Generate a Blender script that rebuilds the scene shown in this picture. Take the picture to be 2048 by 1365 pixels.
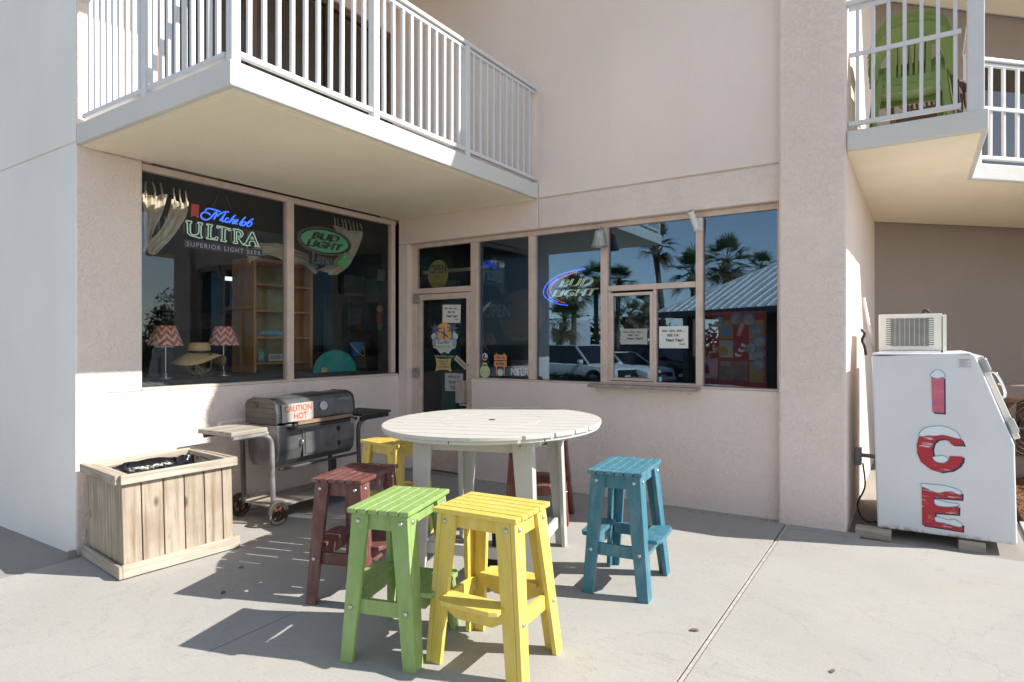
import bpy, math, random
from mathutils import Vector, Matrix, Quaternion
R = math.radians
random.seed(7)
scene = bpy.context.scene
for o in list(bpy.data.objects):
    bpy.data.objects.remove(o)

# ------------------------------------------------------------------ camera, sky, sun, exposure
YAW = 33.4
cam_data = bpy.data.cameras.new('camera')
cam_data.sensor_width = 36.0
cam_data.lens = 36.0 * 1245.0 / 2048.0
cam_data.shift_y = 0.0012
cam_data.clip_end = 2000.0
cam = bpy.data.objects.new('camera', cam_data)
cam.location = (0, 0, 1.5)
cam.rotation_euler = (R(90), 0, R(YAW))
scene.collection.objects.link(cam)
scene.camera = cam

SUN_AZ, SUN_EL = 22.5, 39.0           # azimuth measured from +X (along the right-hand wall)
sun_dir = Vector((math.cos(R(SUN_EL)) * math.cos(R(SUN_AZ)), math.cos(R(SUN_EL)) * math.sin(R(SUN_AZ)), math.sin(R(SUN_EL))))
world = bpy.data.worlds.new('World')
scene.world = world
world.use_nodes = True
wn = world.node_tree
sky = wn.nodes.new('ShaderNodeTexSky')
sky.sky_type = 'NISHITA'
sky.sun_disc = False
sky.sun_elevation = R(SUN_EL)
sky.sun_rotation = R(90 - SUN_AZ)
sky.air_density = 1.0
sky.dust_density = 0.0
sky.ozone_density = 1.5
bg = wn.nodes['Background']
bg.inputs['Strength'].default_value = 0.13
hs = wn.nodes.new('ShaderNodeHueSaturation'); hs.inputs['Saturation'].default_value = 0.58
wn.links.new(sky.outputs[0], hs.inputs['Color']); wn.links.new(hs.outputs[0], bg.inputs['Color'])
sun_data = bpy.data.lights.new('sun', 'SUN')
sun_data.energy = 4.9
sun_data.angle = R(0.53)
sun_data.color = (1.0, 0.945, 0.865)
sun = bpy.data.objects.new('sun', sun_data)
sun.rotation_euler = (-sun_dir).to_track_quat('-Z', 'Y').to_euler()
sun.location = sun_dir * 40
scene.collection.objects.link(sun)
scene.view_settings.view_transform = 'Standard'
scene.view_settings.look = 'None'
scene.view_settings.gamma = 1.0
scene.view_settings.exposure = 0.70
scene.cycles.max_bounces = 10
scene.cycles.diffuse_bounces = 5
scene.cycles.transparent_max_bounces = 24
scene.cycles.glossy_bounces = 4
scene.cycles.use_adaptive_sampling = True
scene.cycles.adaptive_threshold = 0.015
scene.cycles.sample_clamp_indirect = 6.0
scene.cycles.caustics_reflective = False
scene.cycles.caustics_refractive = False

# ------------------------------------------------------------------ survey of the place (metres)
UL, US, VW, VR = -5.376, -3.372, 2.126, 5.62     # shop wall, balcony edge, white end wall, right-hand wall
GA, GB = 0.012, 0.020                            # the pavement falls gently towards the street
def gz(u, v): return GA * (u + .98) + GB * (v - 5.6)
_c, _s = math.cos(R(YAW)), math.sin(R(YAW))
def _ray(x, y):
    X = (x - 1024.) / 1245.; Y = -(y - 685.) / 1245.
    return X * _c - _s, X * _s + _c, Y
def onu(x, y, u):
    r = _ray(x, y); t = u / r[0]; return Vector((u, t * r[1], 1.5 + t * r[2]))
def onv(x, y, v):
    r = _ray(x, y); t = v / r[1]; return Vector((t * r[0], v, 1.5 + t * r[2]))

# ------------------------------------------------------------------ helpers
COL = scene.collection
class G:
    """collects shapes for one mesh"""
    def __init__(s): s.v = []; s.f = []
    def add(s, vs, fs, m=None):
        n = len(s.v)
        s.v += [tuple(m @ Vector(p)) for p in vs] if m is not None else [tuple(p) for p in vs]
        s.f += [tuple(i + n for i in f) for f in fs]; return s
    def hexa(s, p, m=None):
        return s.add(p, [(0,3,2,1),(4,5,6,7),(0,1,5,4),(1,2,6,5),(2,3,7,6),(3,0,4,7)], m)
    def box(s, x0, x1, y0, y1, z0, z1, m=None):
        return s.hexa([(x0,y0,z0),(x1,y0,z0),(x1,y1,z0),(x0,y1,z0),(x0,y0,z1),(x1,y0,z1),(x1,y1,z1),(x0,y1,z1)], m)
    def bar(s, a, b, w, h, up=(0,0,1)):
        a = Vector(a); b = Vector(b); d = (b - a); L = d.length; d.normalize()
        x = d.cross(Vector(up))
        if x.length < 1e-4: x = d.cross(Vector((1,0,0)))
        x.normalize(); y = x.cross(d)
        m = Matrix((x, d, y)).transposed().to_4x4(); m.translation = a
        return s.box(-w/2, w/2, 0, L, -h/2, h/2, m)
    def prism(s, poly, lo, hi, m=None):
        """polygon in local XY, extruded along local Z from lo to hi"""
        n = len(poly)
        vs = [(x, y, lo) for x, y in poly] + [(x, y, hi) for x, y in poly]
        fs = [tuple(range(n - 1, -1, -1)), tuple(range(n, 2 * n))] + [(i, (i + 1) % n, n + (i + 1) % n, n + i) for i in range(n)]
        return s.add(vs, fs, m)
    def tube(s, pts, r, n=8, closed=False, cap=True):
        pts = [Vector(p) for p in pts]; k = len(pts)
        rr = r if isinstance(r, (list, tuple)) else [r] * k
        base = len(s.v); prev = None
        for i, p in enumerate(pts):
            if closed: d = pts[(i + 1) % k] - pts[i - 1]
            else: d = pts[min(i + 1, k - 1)] - pts[max(i - 1, 0)]
            if d.length < 1e-9: d = Vector((0,0,1))
            d.normalize()
            if prev is None:
                x = d.cross(Vector((0,0,1)))
                if x.length < 1e-3: x = d.cross(Vector((1,0,0)))
            else:
                x = prev - d * prev.dot(d)
                if x.length < 1e-6: x = d.cross(Vector((0.3,0.9,0.1)))
            x.normalize(); prev = x; y = d.cross(x)
            for j in range(n):
                a = 2 * math.pi * j / n
                s.v.append(tuple(p + (x * math.cos(a) + y * math.sin(a)) * rr[i]))
        kk = k if closed else k - 1
        for i in range(kk):
            for j in range(n):
                a = base + i * n + j; b = base + i * n + (j + 1) % n
                c = base + ((i + 1) % k) * n + (j + 1) % n; d = base + ((i + 1) % k) * n + j
                s.f.append((a, b, c, d))
        if cap and not closed:
            s.f.append(tuple(base + j for j in range(n - 1, -1, -1)))
            s.f.append(tuple(base + (k - 1) * n + j for j in range(n)))
        return s
    def lathe(s, prof, n=24, m=None, cap=True):
        vs = []; fs = []
        for (r, z) in prof:
            for j in range(n):
                a = 2 * math.pi * j / n; vs.append((r * math.cos(a), r * math.sin(a), z))
        for i in range(len(prof) - 1):
            for j in range(n):
                fs.append((i * n + j, i * n + (j + 1) % n, (i + 1) * n + (j + 1) % n, (i + 1) * n + j))
        if cap:
            fs.append(tuple(range(n - 1, -1, -1))); fs.append(tuple((len(prof) - 1) * n + j for j in range(n)))
        return s.add(vs, fs, m)
    def mesh(s, name, mat, smooth=False):
        me = bpy.data.meshes.new(name); me.from_pydata(s.v, [], s.f); me.validate()
        if mat: me.materials.append(mat)
        if smooth:
            for p in me.polygons: p.use_smooth = True
        me.update(); return me
    def obj(s, name, mat, parent=None, bevel=0, smooth=False, seg=2, loc=None):
        if loc is not None:
            L = Vector(loc); s.v = [tuple(Vector(p) - L) for p in s.v]
        o = link(name, s.mesh(name, mat, smooth), parent)
        if loc is not None: o.location = loc
        if bevel: bev(o, bevel, seg)
        return o
def bev(o, w, seg=2):
    b = o.modifiers.new('bevel', 'BEVEL'); b.width = w; b.segments = seg; b.limit_method = 'ANGLE'; b.angle_limit = R(40); b.harden_normals = False
def smooth_by_angle(o, ang=35):
    me = o.data
    for p in me.polygons: p.use_smooth = True
    me.set_sharp_from_angle(angle=R(ang))
def link(name, data, parent=None):
    o = bpy.data.objects.new(name, data); COL.objects.link(o)
    if parent is not None: o.parent = parent
    return o
def tag(o, label, cat, group=None):
    o['label'] = label; o['category'] = cat
    if group: o['group'] = group
    return o
def thing(name, label, cat, loc=(0,0,0), rotz=0, group=None, slope=False):
    o = bpy.data.objects.new(name, None); o.empty_display_size = .1; COL.objects.link(o)
    o.location = loc
    if slope:
        q = Vector((0,0,1)).rotation_difference(Vector((-GA, -GB, 1)).normalized()) @ Quaternion((0,0,1), rotz)
        o.rotation_euler = q.to_euler()
    else: o.rotation_euler = (0, 0, rotz)
    return tag(o, label, cat, group)
def struct(o): o['kind'] = 'structure'; return o
def stuff(o, label, cat):
    o['kind'] = 'stuff'; o['label'] = label; o['category'] = cat; return o
def copy_tree(o, parent=None):
    c = o.copy(); COL.objects.link(c)
    if parent is not None: c.parent = parent
    for ch in list(o.children): copy_tree(ch, c)
    return c
def spline(pts, k=6, closed=False):
    P = [Vector(p) for p in pts]; n = len(P); out = []
    rng = range(n) if closed else range(n - 1)
    for i in rng:
        if closed: a, b, c, d = P[i-1], P[i], P[(i+1) % n], P[(i+2) % n]
        else: a, b, c, d = P[max(i-1,0)], P[i], P[i+1], P[min(i+2,n-1)]
        for j in range(k):
            t = j / k
            out.append(.5*((2*b)+(c-a)*t+(2*a-5*b+4*c-d)*t*t+(3*b-a-3*c+d)*t*t*t))
    if not closed: out.append(P[-1])
    return out
MU = Matrix(((0,0,1,0),(1,0,0,0),(0,1,0,0),(0,0,0,1)))      # local x->+Y, y->+Z, z->+X : faces +X
MV = Matrix(((1,0,0,0),(0,0,-1,0),(0,1,0,0),(0,0,0,1)))     # local x->+X, y->+Z, z->-Y : faces -Y
def at(M, p): m = M.copy(); m.translation = Vector(p); return m

# ---- materials
MATS = {}
def nodes_of(name):
    m = bpy.data.materials.new(name); m.use_nodes = True
    nt = m.node_tree; b = nt.nodes['Principled BSDF']; return m, nt, b
def coords(nt, rnd=True, scale=(1,1,1), rot=(0,0,0), kind='Object'):
    tc = nt.nodes.new('ShaderNodeTexCoord'); mp = nt.nodes.new('ShaderNodeMapping')
    mp.inputs['Scale'].default_value = scale; mp.inputs['Rotation'].default_value = rot
    nt.links.new(tc.outputs[kind], mp.inputs['Vector'])
    if rnd:
        oi = nt.nodes.new('ShaderNodeObjectInfo'); ml = nt.nodes.new('ShaderNodeMath'); ml.operation = 'MULTIPLY'; ml.inputs[1].default_value = 37.0
        nt.links.new(oi.outputs['Random'], ml.inputs[0]); nt.links.new(ml.outputs[0], mp.inputs['Location'])
    return mp.outputs[0]
def noise(nt, vec, scale, detail=4, rough=.55, dist=0):
    n = nt.nodes.new('ShaderNodeTexNoise'); n.inputs['Scale'].default_value = scale; n.inputs['Detail'].default_value = detail
    n.inputs['Roughness'].default_value = rough; n.inputs['Distortion'].default_value = dist
    nt.links.new(vec, n.inputs['Vector']); return n.outputs['Fac']
def ramp(nt, fac, stops):
    r = nt.nodes.new('ShaderNodeValToRGB'); e = r.color_ramp.elements
    while len(e) < len(stops): e.new(.5)
    for i, (p, c) in enumerate(stops):
        e[i].position = p; e[i].color = (*c, 1) if len(c) == 3 else c
    nt.links.new(fac, r.inputs[0]); return r.outputs[0]
def mixc(nt, fac, a, b, mode='MIX'):
    m = nt.nodes.new('ShaderNodeMix'); m.data_type = 'RGBA'; m.blend_type = mode
    for sock, val in ((m.inputs[0], fac), (m.inputs[6], a), (m.inputs[7], b)):
        if hasattr(val, 'is_linked'): nt.links.new(val, sock)
        elif isinstance(val, (int, float)): sock.default_value = val
        else: sock.default_value = (*val, 1)
    return m.outputs[2]
def math_(nt, op, a, b=0.0, c=None):
    m = nt.nodes.new('ShaderNodeMath'); m.operation = op
    for i, val in enumerate((a, b) if c is None else (a, b, c)):
        if hasattr(val, 'is_linked'): nt.links.new(val, m.inputs[i])
        else: m.inputs[i].default_value = val
    return m.outputs[0]
def bumpn(nt, b, h, strength, dist):
    bp = nt.nodes.new('ShaderNodeBump'); bp.inputs['Strength'].default_value = strength; bp.inputs['Distance'].default_value = dist
    nt.links.new(h, bp.inputs['Height']); nt.links.new(bp.outputs[0], b.inputs['Normal']); return bp
def sc(c, k): return tuple(min(1, x * k) for x in c)
def mat(name, col, rough=.55, metal=0, var=.06, vs=4., bump=0, bs=30., bd=.004, spec=.5, stretch=(1,1,1), spots=None, spot_scale=40, spot_lo=.62, fade=None):
    if name in MATS: return MATS[name]
    m, nt, b = nodes_of(name)
    v = coords(nt, True, stretch)
    f = noise(nt, v, vs, 5)
    colr = ramp(nt, f, [(.3, sc(col, 1 - var)), (.7, sc(col, 1 + var))])
    if spots:
        f2 = noise(nt, v, spot_scale, 5, .65)
        k = ramp(nt, f2, [(spot_lo, (0,0,0)), (spot_lo + .05, (1,1,1))])
        colr = mixc(nt, k, colr, spots)
    if fade:
        f3 = noise(nt, v, 5.5, 6, .62, .4); colr = mixc(nt, ramp(nt, f3, [(.46, (0,0,0)), (.70, (.42,.42,.42))]), colr, fade)
        f4 = noise(nt, coords(nt, True, (60, 8, 8)), 1.6, 4, .7); colr = mixc(nt, ramp(nt, f4, [(.66, (0,0,0)), (.70, (.35,.35,.35))]), colr, fade)
    nt.links.new(colr, b.inputs['Base Color'])
    b.inputs['Roughness'].default_value = rough; b.inputs['Metallic'].default_value = metal; b.inputs['Specular IOR Level'].default_value = spec
    if bump: bumpn(nt, b, noise(nt, v, bs, 5, .6), bump, bd)
    MATS[name] = m; return m
def stucco(name, col, amt=.75, stain=None, stretch=(1,1,1)):
    m, nt, b = nodes_of(name)
    v = coords(nt, False, stretch)
    big = noise(nt, v, .7, 5); fine = noise(nt, v, 42, 5, .6, .8); worm = noise(nt, v, 26, 4, .55, 1.3)
    c = ramp(nt, big, [(.3, sc(col, .94)), (.7, sc(col, 1.05))])
    crease = ramp(nt, worm, [(.455, (0,0,0)), (.485, (1,1,1)), (.515, (0,0,0))]); sparse = ramp(nt, noise(nt, v, 3.1, 4), [(.30, (.40,.40,.40)), (.70, (.75,.75,.75))])
    c = mixc(nt, math_(nt, 'MULTIPLY', math_(nt, 'MULTIPLY', crease, sparse), .22), c, sc(col, .80))
    if stain:
        f = noise(nt, coords(nt, False, (2.2, 2.2, .35)), 1.6, 6, .7)
        c = mixc(nt, ramp(nt, f, [(.52, (0,0,0)), (.72, (.30,.30,.30))]), c, stain)
    nt.links.new(c, b.inputs['Base Color'])
    b.inputs['Roughness'].default_value = .85; b.inputs['Specular IOR Level'].default_value = .25
    vo = nt.nodes.new('ShaderNodeTexVoronoi'); vo.feature = 'SMOOTH_F1'; vo.inputs['Scale'].default_value = 13
    nt.links.new(coords(nt, False, (1, 1, .75)), vo.inputs['Vector'])
    med = ramp(nt, worm, [(.38, (0,0,0)), (.52, (1,1,1))])
    h = math_(nt, 'ADD', math_(nt, 'MULTIPLY', fine, .35), math_(nt, 'ADD', math_(nt, 'MULTIPLY', vo.outputs['Distance'], .3), math_(nt, 'MULTIPLY', math_(nt, 'MULTIPLY', med, sparse), .30)))
    bumpn(nt, b, h, amt, .016)
    MATS[name] = m; return m
def emit(name, col, st):
    m, nt, b = nodes_of(name); b.inputs['Base Color'].default_value = (*sc(col, .6), 1)
    b.inputs['Emission Color'].default_value = (*col, 1); b.inputs['Emission Strength'].default_value = st
    b.inputs['Roughness'].default_value = .3; MATS[name] = m; return m
def glass(name, base, tint, rough=0.0, grime=.0, gcol=(1,1,1)):
    m, nt, b = nodes_of(name); nt.nodes.remove(b); out = nt.nodes['Material Output']
    lw = nt.nodes.new('ShaderNodeLayerWeight'); lw.inputs[0].default_value = .5
    p5 = math_(nt, 'POWER', lw.outputs['Facing'], 5.0)
    fac = math_(nt, 'ADD', base, math_(nt, 'MULTIPLY', p5, 1 - base))
    tr = nt.nodes.new('ShaderNodeBsdfTransparent'); tr.inputs[0].default_value = (*tint, 1)
    gl = nt.nodes.new('ShaderNodeBsdfAnisotropic') if False else nt.nodes.new('ShaderNodeBsdfGlossy')
    gl.inputs['Roughness'].default_value = rough; gl.inputs['Color'].default_value = (*gcol, 1)
    v = coords(nt, True, (1,1,1)); bp = nt.nodes.new('ShaderNodeBump'); bp.inputs['Strength'].default_value = .022; bp.inputs['Distance'].default_value = .02
    nt.links.new(noise(nt, v, 1.1, 2), bp.inputs['Height']); nt.links.new(bp.outputs[0], gl.inputs['Normal'])
    mx = nt.nodes.new('ShaderNodeMixShader'); nt.links.new(fac, mx.inputs[0]); nt.links.new(tr.outputs[0], mx.inputs[1]); nt.links.new(gl.outputs[0], mx.inputs[2])
    res = mx.outputs[0]
    if grime:
        df = nt.nodes.new('ShaderNodeBsdfDiffuse'); df.inputs[0].default_value = (.5,.5,.5,1)
        k = ramp(nt, noise(nt, coords(nt, True, (1,1,.5)), 2.5, 6, .7), [(.45, (0,0,0)), (.8, (grime,)*3)])
        m2 = nt.nodes.new('ShaderNodeMixShader'); nt.links.new(k, m2.inputs[0]); nt.links.new(res, m2.inputs[1]); nt.links.new(df.outputs[0], m2.inputs[2]); res = m2.outputs[0]
    nt.links.new(res, out.inputs['Surface']); MATS[name] = m; return m
def concrete(name, col, stain=(.45,.36,.25)):
    m, nt, b = nodes_of(name); v = coords(nt, False)
    big = noise(nt, v, .9, 6, .6); f = noise(nt, v, 60, 3); br = noise(nt, coords(nt, False, (3, 40, 3), (0,0,R(20))), 3, 4)
    c = ramp(nt, big, [(.25, sc(col, .90)), (.75, sc(col, 1.06))])
    c = mixc(nt, ramp(nt, f, [(.28, (1,1,1)), (.36, (0,0,0))]), c, sc(col, .80))
    c = mixc(nt, ramp(nt, noise(nt, v, 2.3, 7, .7), [(.62, (0,0,0)), (.80, (.5,.5,.5))]), c, sc(col, .78))
    c = mixc(nt, ramp(nt, noise(nt, v, 1.7, 6, .6, .5), [(.62, (0,0,0)), (.74, (.45,.45,.45))]), c, stain)
    c = mixc(nt, ramp(nt, br, [(.40, (.22,.22,.22)), (.60, (0,0,0))]), c, sc(col, .80))
    hair = noise(nt, coords(nt, False, (1,1,1), (0,0,.4)), .8, 9, .62, .6)
    c = mixc(nt, ramp(nt, hair, [(.4975, (0,0,0)), (.4995, (.45,.45,.45)), (.5015, (0,0,0))]), c, sc(col, .55))
    c = mixc(nt, ramp(nt, noise(nt, v, 7.5, 5, .65), [(.60, (0,0,0)), (.72, (.28,.28,.28))]), c, sc(col, .74))
    c = mixc(nt, ramp(nt, noise(nt, v, 95, 2), [(.74, (0,0,0)), (.78, (1,1,1))]), c, sc(col, .45))
    nt.links.new(c, b.inputs['Base Color']); b.inputs['Roughness'].default_value = .9; b.inputs['Specular IOR Level'].default_value = .25
    bumpn(nt, b, math_(nt, 'ADD', f, math_(nt, 'MULTIPLY', br, .8)), .35, .004); MATS[name] = m; return m
def wood(name, col, dark, rough=.7, axis='z', grain=1.0, knots=True, bump=.35):
    m, nt, b = nodes_of(name)
    S = {'z': (26, 26, 1.3), 'y': (26, 1.3, 26), 'x': (1.3, 26, 26)}[axis]
    v = coords(nt, True, S); f = noise(nt, v, 1.0, 7, .65, .25)
    c = ramp(nt, f, [(.30, dark), (.52, col), (.75, sc(col, 1.12))])
    v2 = coords(nt, True, (3, 3, 3)); c = mixc(nt, ramp(nt, noise(nt, v2, 1.2, 5), [(.42, (.0,.0,.0)), (.7, (.55,.55,.55))]), c, sc(dark, 1.15))
    if knots:
        K = {'z': (9, 9, 4.2), 'y': (9, 4.2, 9), 'x': (4.2, 9, 9)}[axis]
        vo = nt.nodes.new('ShaderNodeTexVoronoi'); vo.inputs['Scale'].default_value = .62; nt.links.new(coords(nt, True, K), vo.inputs['Vector'])
        c = mixc(nt, ramp(nt, vo.outputs['Distance'], [(.07, (.9,.9,.9)), (.14, (0,0,0))]), c, sc(dark, .62))
    nt.links.new(c, b.inputs['Base Color']); b.inputs['Roughness'].default_value = rough; b.inputs['Specular IOR Level'].default_value = .25
    if bump: bumpn(nt, b, f, bump, .004)
    MATS[name] = m; return m

# ---- lettering: every line of text becomes a mesh before the scene fills up
def make_text(s, size=1.0, offset=0.0, shear=0.0, spacing=1.0, outline=0.0, extrude=0.0, align='LEFT'):
    cu = bpy.data.curves.new('lettering', 'FONT'); cu.body = s; cu.size = size; cu.offset = offset; cu.shear = shear
    cu.space_character = spacing; cu.extrude = extrude; cu.resolution_u = 4; cu.align_x = align
    if outline:
        cu.fill_mode = 'NONE'; cu.bevel_depth = outline; cu.bevel_resolution = 1
    o = bpy.data.objects.new('lettering', cu); COL.objects.link(o)
    dg = bpy.context.evaluated_depsgraph_get(); me = bpy.data.meshes.new_from_object(o.evaluated_get(dg))
    bpy.data.objects.remove(o); me.name = 'lettering'; return me
def fit_text(me, x0, x1, y0, y1, M, mat_):
    """stretch the lettering to a box in the plane M (local x right, y up)"""
    xs = [v.co.x for v in me.vertices]; ys = [v.co.y for v in me.vertices]
    a, b_, c, d = min(xs), max(xs), min(ys), max(ys)
    for v in me.vertices:
        v.co = M @ Vector((x0 + (v.co.x - a) / (b_ - a) * (x1 - x0), y0 + (v.co.y - c) / (d - c) * (y1 - y0), v.co.z))
    me.materials.clear(); me.materials.append(mat_); me.update(); return me
# ------------------------------------------------------------------ materials of the place
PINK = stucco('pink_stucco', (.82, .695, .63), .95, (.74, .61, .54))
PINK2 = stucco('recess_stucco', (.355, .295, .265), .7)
WHITEST = stucco('white_stucco', (.85, .83, .785), .35)
SLABW = stucco('slab_edge_white', (.64, .63, .605), .28, (.70, .62, .48))
SOFFIT = stucco('cream_soffit', (.94, .85, .665), .5, None, (.85, 1.35, 1))
PINKUP = stucco('pink_stucco_upper', (.83, .715, .655), .32, (.77, .66, .59))
TRIM = mat('pink_trim_paint', (.66, .52, .435), .6, var=.10, vs=9, bump=.15, bs=60, bd=.002, spots=(.30,.22,.17), spot_scale=28, spot_lo=.70)
RAILW = mat('white_rail_paint', (.64, .645, .65), .38, var=.04, vs=12, bump=.15, bs=40, bd=.002, spots=(.42,.42,.43), spot_scale=22, spot_lo=.73)
CONC = concrete('pavement_concrete', (.39, .379, .356))
CONC2 = concrete('old_concrete', (.31, .29, .26))
JOINT = mat('joint_filler', (.46, .42, .365), .85, var=.2, vs=20, bump=.4, bs=80)
DARKGAP = mat('joint_dark_bed', (.05, .048, .045), .95)  # dark bed that shows through the slab joints
GLASS_L = glass('shop_glass', .035, (.90, .92, .92), 0.0, .02, (.85,.94,1))
GLASS_R = glass('service_glass', .125, (.80, .82, .83), 0.0, .004, (.50,.75,1.0))
GLASS_U = glass('room_glass', .10, (.5, .48, .46))
BLACK = mat('black_paint', (.02, .02, .022), .5)
BROWNF = mat('brown_metal_frame', (.16, .10, .075), .45, .3)
CURT = mat('dark_curtain', (.07, .06, .052), .8, var=.25, vs=2, stretch=(14, 14, .4))
TEALI = mat('teal_panel', (.02, .16, .15), .6, var=.2)

# ------------------------------------------------------------------ ground
g = G(); S = 400
g.add([(-S,-S,-.62),(S,-S,-.62),(S,S,-.62),(-S,S,-.62)], [(0,1,2,3)])
struct(g.obj('ground', mat('sandy_grass', (.16, .15, .085), .95, var=.35, vs=.6, bump=.5, bs=12, bd=.05)))
g = G(); g.box(-70, 60, -80, -7.2, -.6, -.36)
struct(g.obj('parking_lot', mat('asphalt', (.075, .073, .072), .9, var=.15, vs=2, bump=.4, bs=160, bd=.004)))
g = G(); g.box(-40, 24, -6.6, 9.4, -.6, -.42)
struct(g.obj('pavement_bed', DARKGAP))
pave = struct(bpy.data.objects.new('pavement', None)); COL.objects.link(pave)
def slab(u0, u1, v0, v1, m=CONC, dz=0., name='concrete_slab', j=.004):
    u0 += j; u1 -= j; v0 += j; v1 -= j
    p = [(u0,v0),(u1,v0),(u1,v1),(u0,v1)]
    gg = G(); gg.hexa([(u,v,gz(u,v)+dz-.16) for u,v in p] + [(u,v,gz(u,v)+dz) for u,v in p])
    return gg.obj(name, m, pave)
us = [-40, -18, -12, -8.6, -5.31, -3.083, -.917, 1.3, 3.6, 6.2, 12, 24]
for i in range(len(us) - 1):
    for v0, v1 in ((-6.6, -3.6), (-3.6, -.55), (-.55, 5.425 if us[i] >= -.95 else (VW + .15 if us[i+1] <= -5.3 else 5.9))):
        slab(us[i], us[i+1] - (.028 if i == 5 else 0), v0, v1, CONC if us[i] > -5.4 else CONC2)
slab(-.915, -.40, 5.425, 5.56); 
slab(-.50, .66, 5.43, 9.4, CONC2, -.03, 'concrete_pad')
slab(.66, 24, 5.43, 6.55, CONC, -.005)
# pale timber filler lying in the wide expansion joint
gg = G(); u0, u1, v0, v1 = -.9385, -.9165, -.5, 5.55
p = [(u0,v0),(u1,v0),(u1,v1),(u0,v1)]; gg.hexa([(u,v,gz(u,v)-.1) for u,v in p] + [(u,v,gz(u,v)-.006) for u,v in p])
gg.obj('expansion_joint', JOINT, pave)
# mulch bed beside the ice machine
gg = G(); gg.box(.72, 9, 6.56, 9.6, -.3, -.02)
struct(gg.obj('mulch_bed', mat('mulch_soil', (.16, .075, .035), .95, var=.4, vs=30, bump=1, bs=60, bd=.03)))
gg = G()
for i in range(1500):
    u = random.uniform(.74, 2.6); v = random.uniform(6.58, 9.3); a = random.uniform(0, 3.14); L = random.uniform(.02, .05)
    m = Matrix.Translation((u, v, -.012 + random.uniform(0, .02))) @ Matrix.Rotation(a, 4, 'Z') @ Matrix.Rotation(random.uniform(-.5, .5), 4, 'Y')
    gg.box(-L, L, -.006, .006, -.003, .003, m)
stuff(gg.obj('mulch_chips', mat('mulch_chip', (.26, .12, .05), .9, var=.5, vs=8)), 'reddish brown mulch chips spread beside the ice machine', 'mulch')

# ------------------------------------------------------------------ the building
B = thing('motel_building', 'pale pink stucco motel building with shop windows and white-edged balconies', 'building', (UL, VR, 0))
BO = Vector((UL, VR, 0))
def bpart(g_, name, m, bevel=0, parent=None, smooth=False):
    g_.v = [tuple(Vector(p) - BO) for p in g_.v]
    return g_.obj(name, m, parent or B, bevel, smooth)
TOP = 9.1
WT = .24
# --- left shop wall (faces +X)
bpart(G().box(UL-WT, UL, VW+.004, 5.80, -.4, 1.095), 'wall', PINK, .012)
bpart(G().box(UL-WT, UL-.001, VW+.004, 2.612, 1.096, 3.0), 'wall', PINK, .012)
bpart(G().box(UL-WT, UL-.002, VW+.004, 2.70, 3.001, TOP), 'wall', PINK)
bpart(G().box(UL-WT, UL-.002, 5.545, 5.80, 3.001, TOP), 'wall', PINK)
bpart(G().box(UL-WT, UL-.002, 2.701, 5.544, 5.25, TOP), 'wall', PINK)
# --- white end wall (faces -Y), in two lifts with a shadow groove
bpart(G().box(-16, UL-.004, VW, VW+.2, -.4, 3.02), 'end_wall', WHITEST, .006)
bpart(G().box(-16, UL-.004, VW, VW+.2, 3.032, TOP), 'end_wall', WHITEST, .006)
bpart(G().box(-16, UL-.03, VW+.012, VW+.19, 3.0, 3.05), 'groove_backing', WHITEST)
# --- right-hand wall (faces -Y)
HV = 2.695
bpart(G().box(UL+.001, -5.225, VR, VR+.22, -.3, HV), 'wall', PINK, .008)
bpart(G().box(-4.262, -.99, VR, VR+.22, -.3, 1.082), 'wall', PINK, .012)
bpart(G().box(UL+.001, US-.004, VR+.001, VR+.22, HV+.001, 3.2), 'wall', PINK, .008)
bpart(G().box(US, -.99, VR, VR+.22, HV+.001, 3.004), 'wall', PINK, .008)
bpart(G().prism([(US,3.02),(-1.006,3.02),(-1.006,TOP),(UL-.2,TOP),(UL-.2,3.202),(US,3.202)], VR, VR+.22, Matrix(((1,0,0,0),(0,0,1,0),(0,1,0,0),(0,0,0,1)))), 'wall', PINKUP)
bpart(G().box(UL, -1.0, VR+.014, VR+.20, 2.98, 3.06), 'groove_backing', TRIM)
# --- column / pier at the corner of the recess
CR = -.497
bpart(G().box(-1.0, CR, VR-.08, VR+.6, -.3, TOP), 'pier', PINK, .02)
bpart(G().box(-1.0, CR-.003, VR+.55, 9.2, -.3, TOP), 'side_wall', PINK)
# --- 45 degree wall behind the recess
w45 = G()
a = Vector((CR-.3, CR-.3+9.5, 0)); d = Vector((1,1,0)).normalized(); nrm = Vector((-1,1,0)).normalized()
def wall45(s0, s1, z0, z1, m, name, t=.25, off=0.):
    p = [a+d*s0+nrm*off, a+d*s1+nrm*off, a+d*s1+nrm*t, a+d*s0+nrm*t]
    gg = G().hexa([(q.x,q.y,z0) for q in p]+[(q.x,q.y,z1) for q in p]); return bpart(gg, name, m)
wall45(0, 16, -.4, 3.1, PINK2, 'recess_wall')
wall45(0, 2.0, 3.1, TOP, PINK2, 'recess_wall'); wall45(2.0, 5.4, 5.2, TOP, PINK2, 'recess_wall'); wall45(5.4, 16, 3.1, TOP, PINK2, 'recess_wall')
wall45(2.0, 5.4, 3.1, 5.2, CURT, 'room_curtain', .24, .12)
for s0 in (2.0, 2.85, 3.7, 4.55, 5.34):
    wall45(s0, s0+.06, 3.1, 5.2, BROWNF, 'room_window_frame', .10, -.01)
wall45(2.07, 5.34, 3.16, 5.14, GLASS_U, 'room_window_pane', .05, .04)
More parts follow.
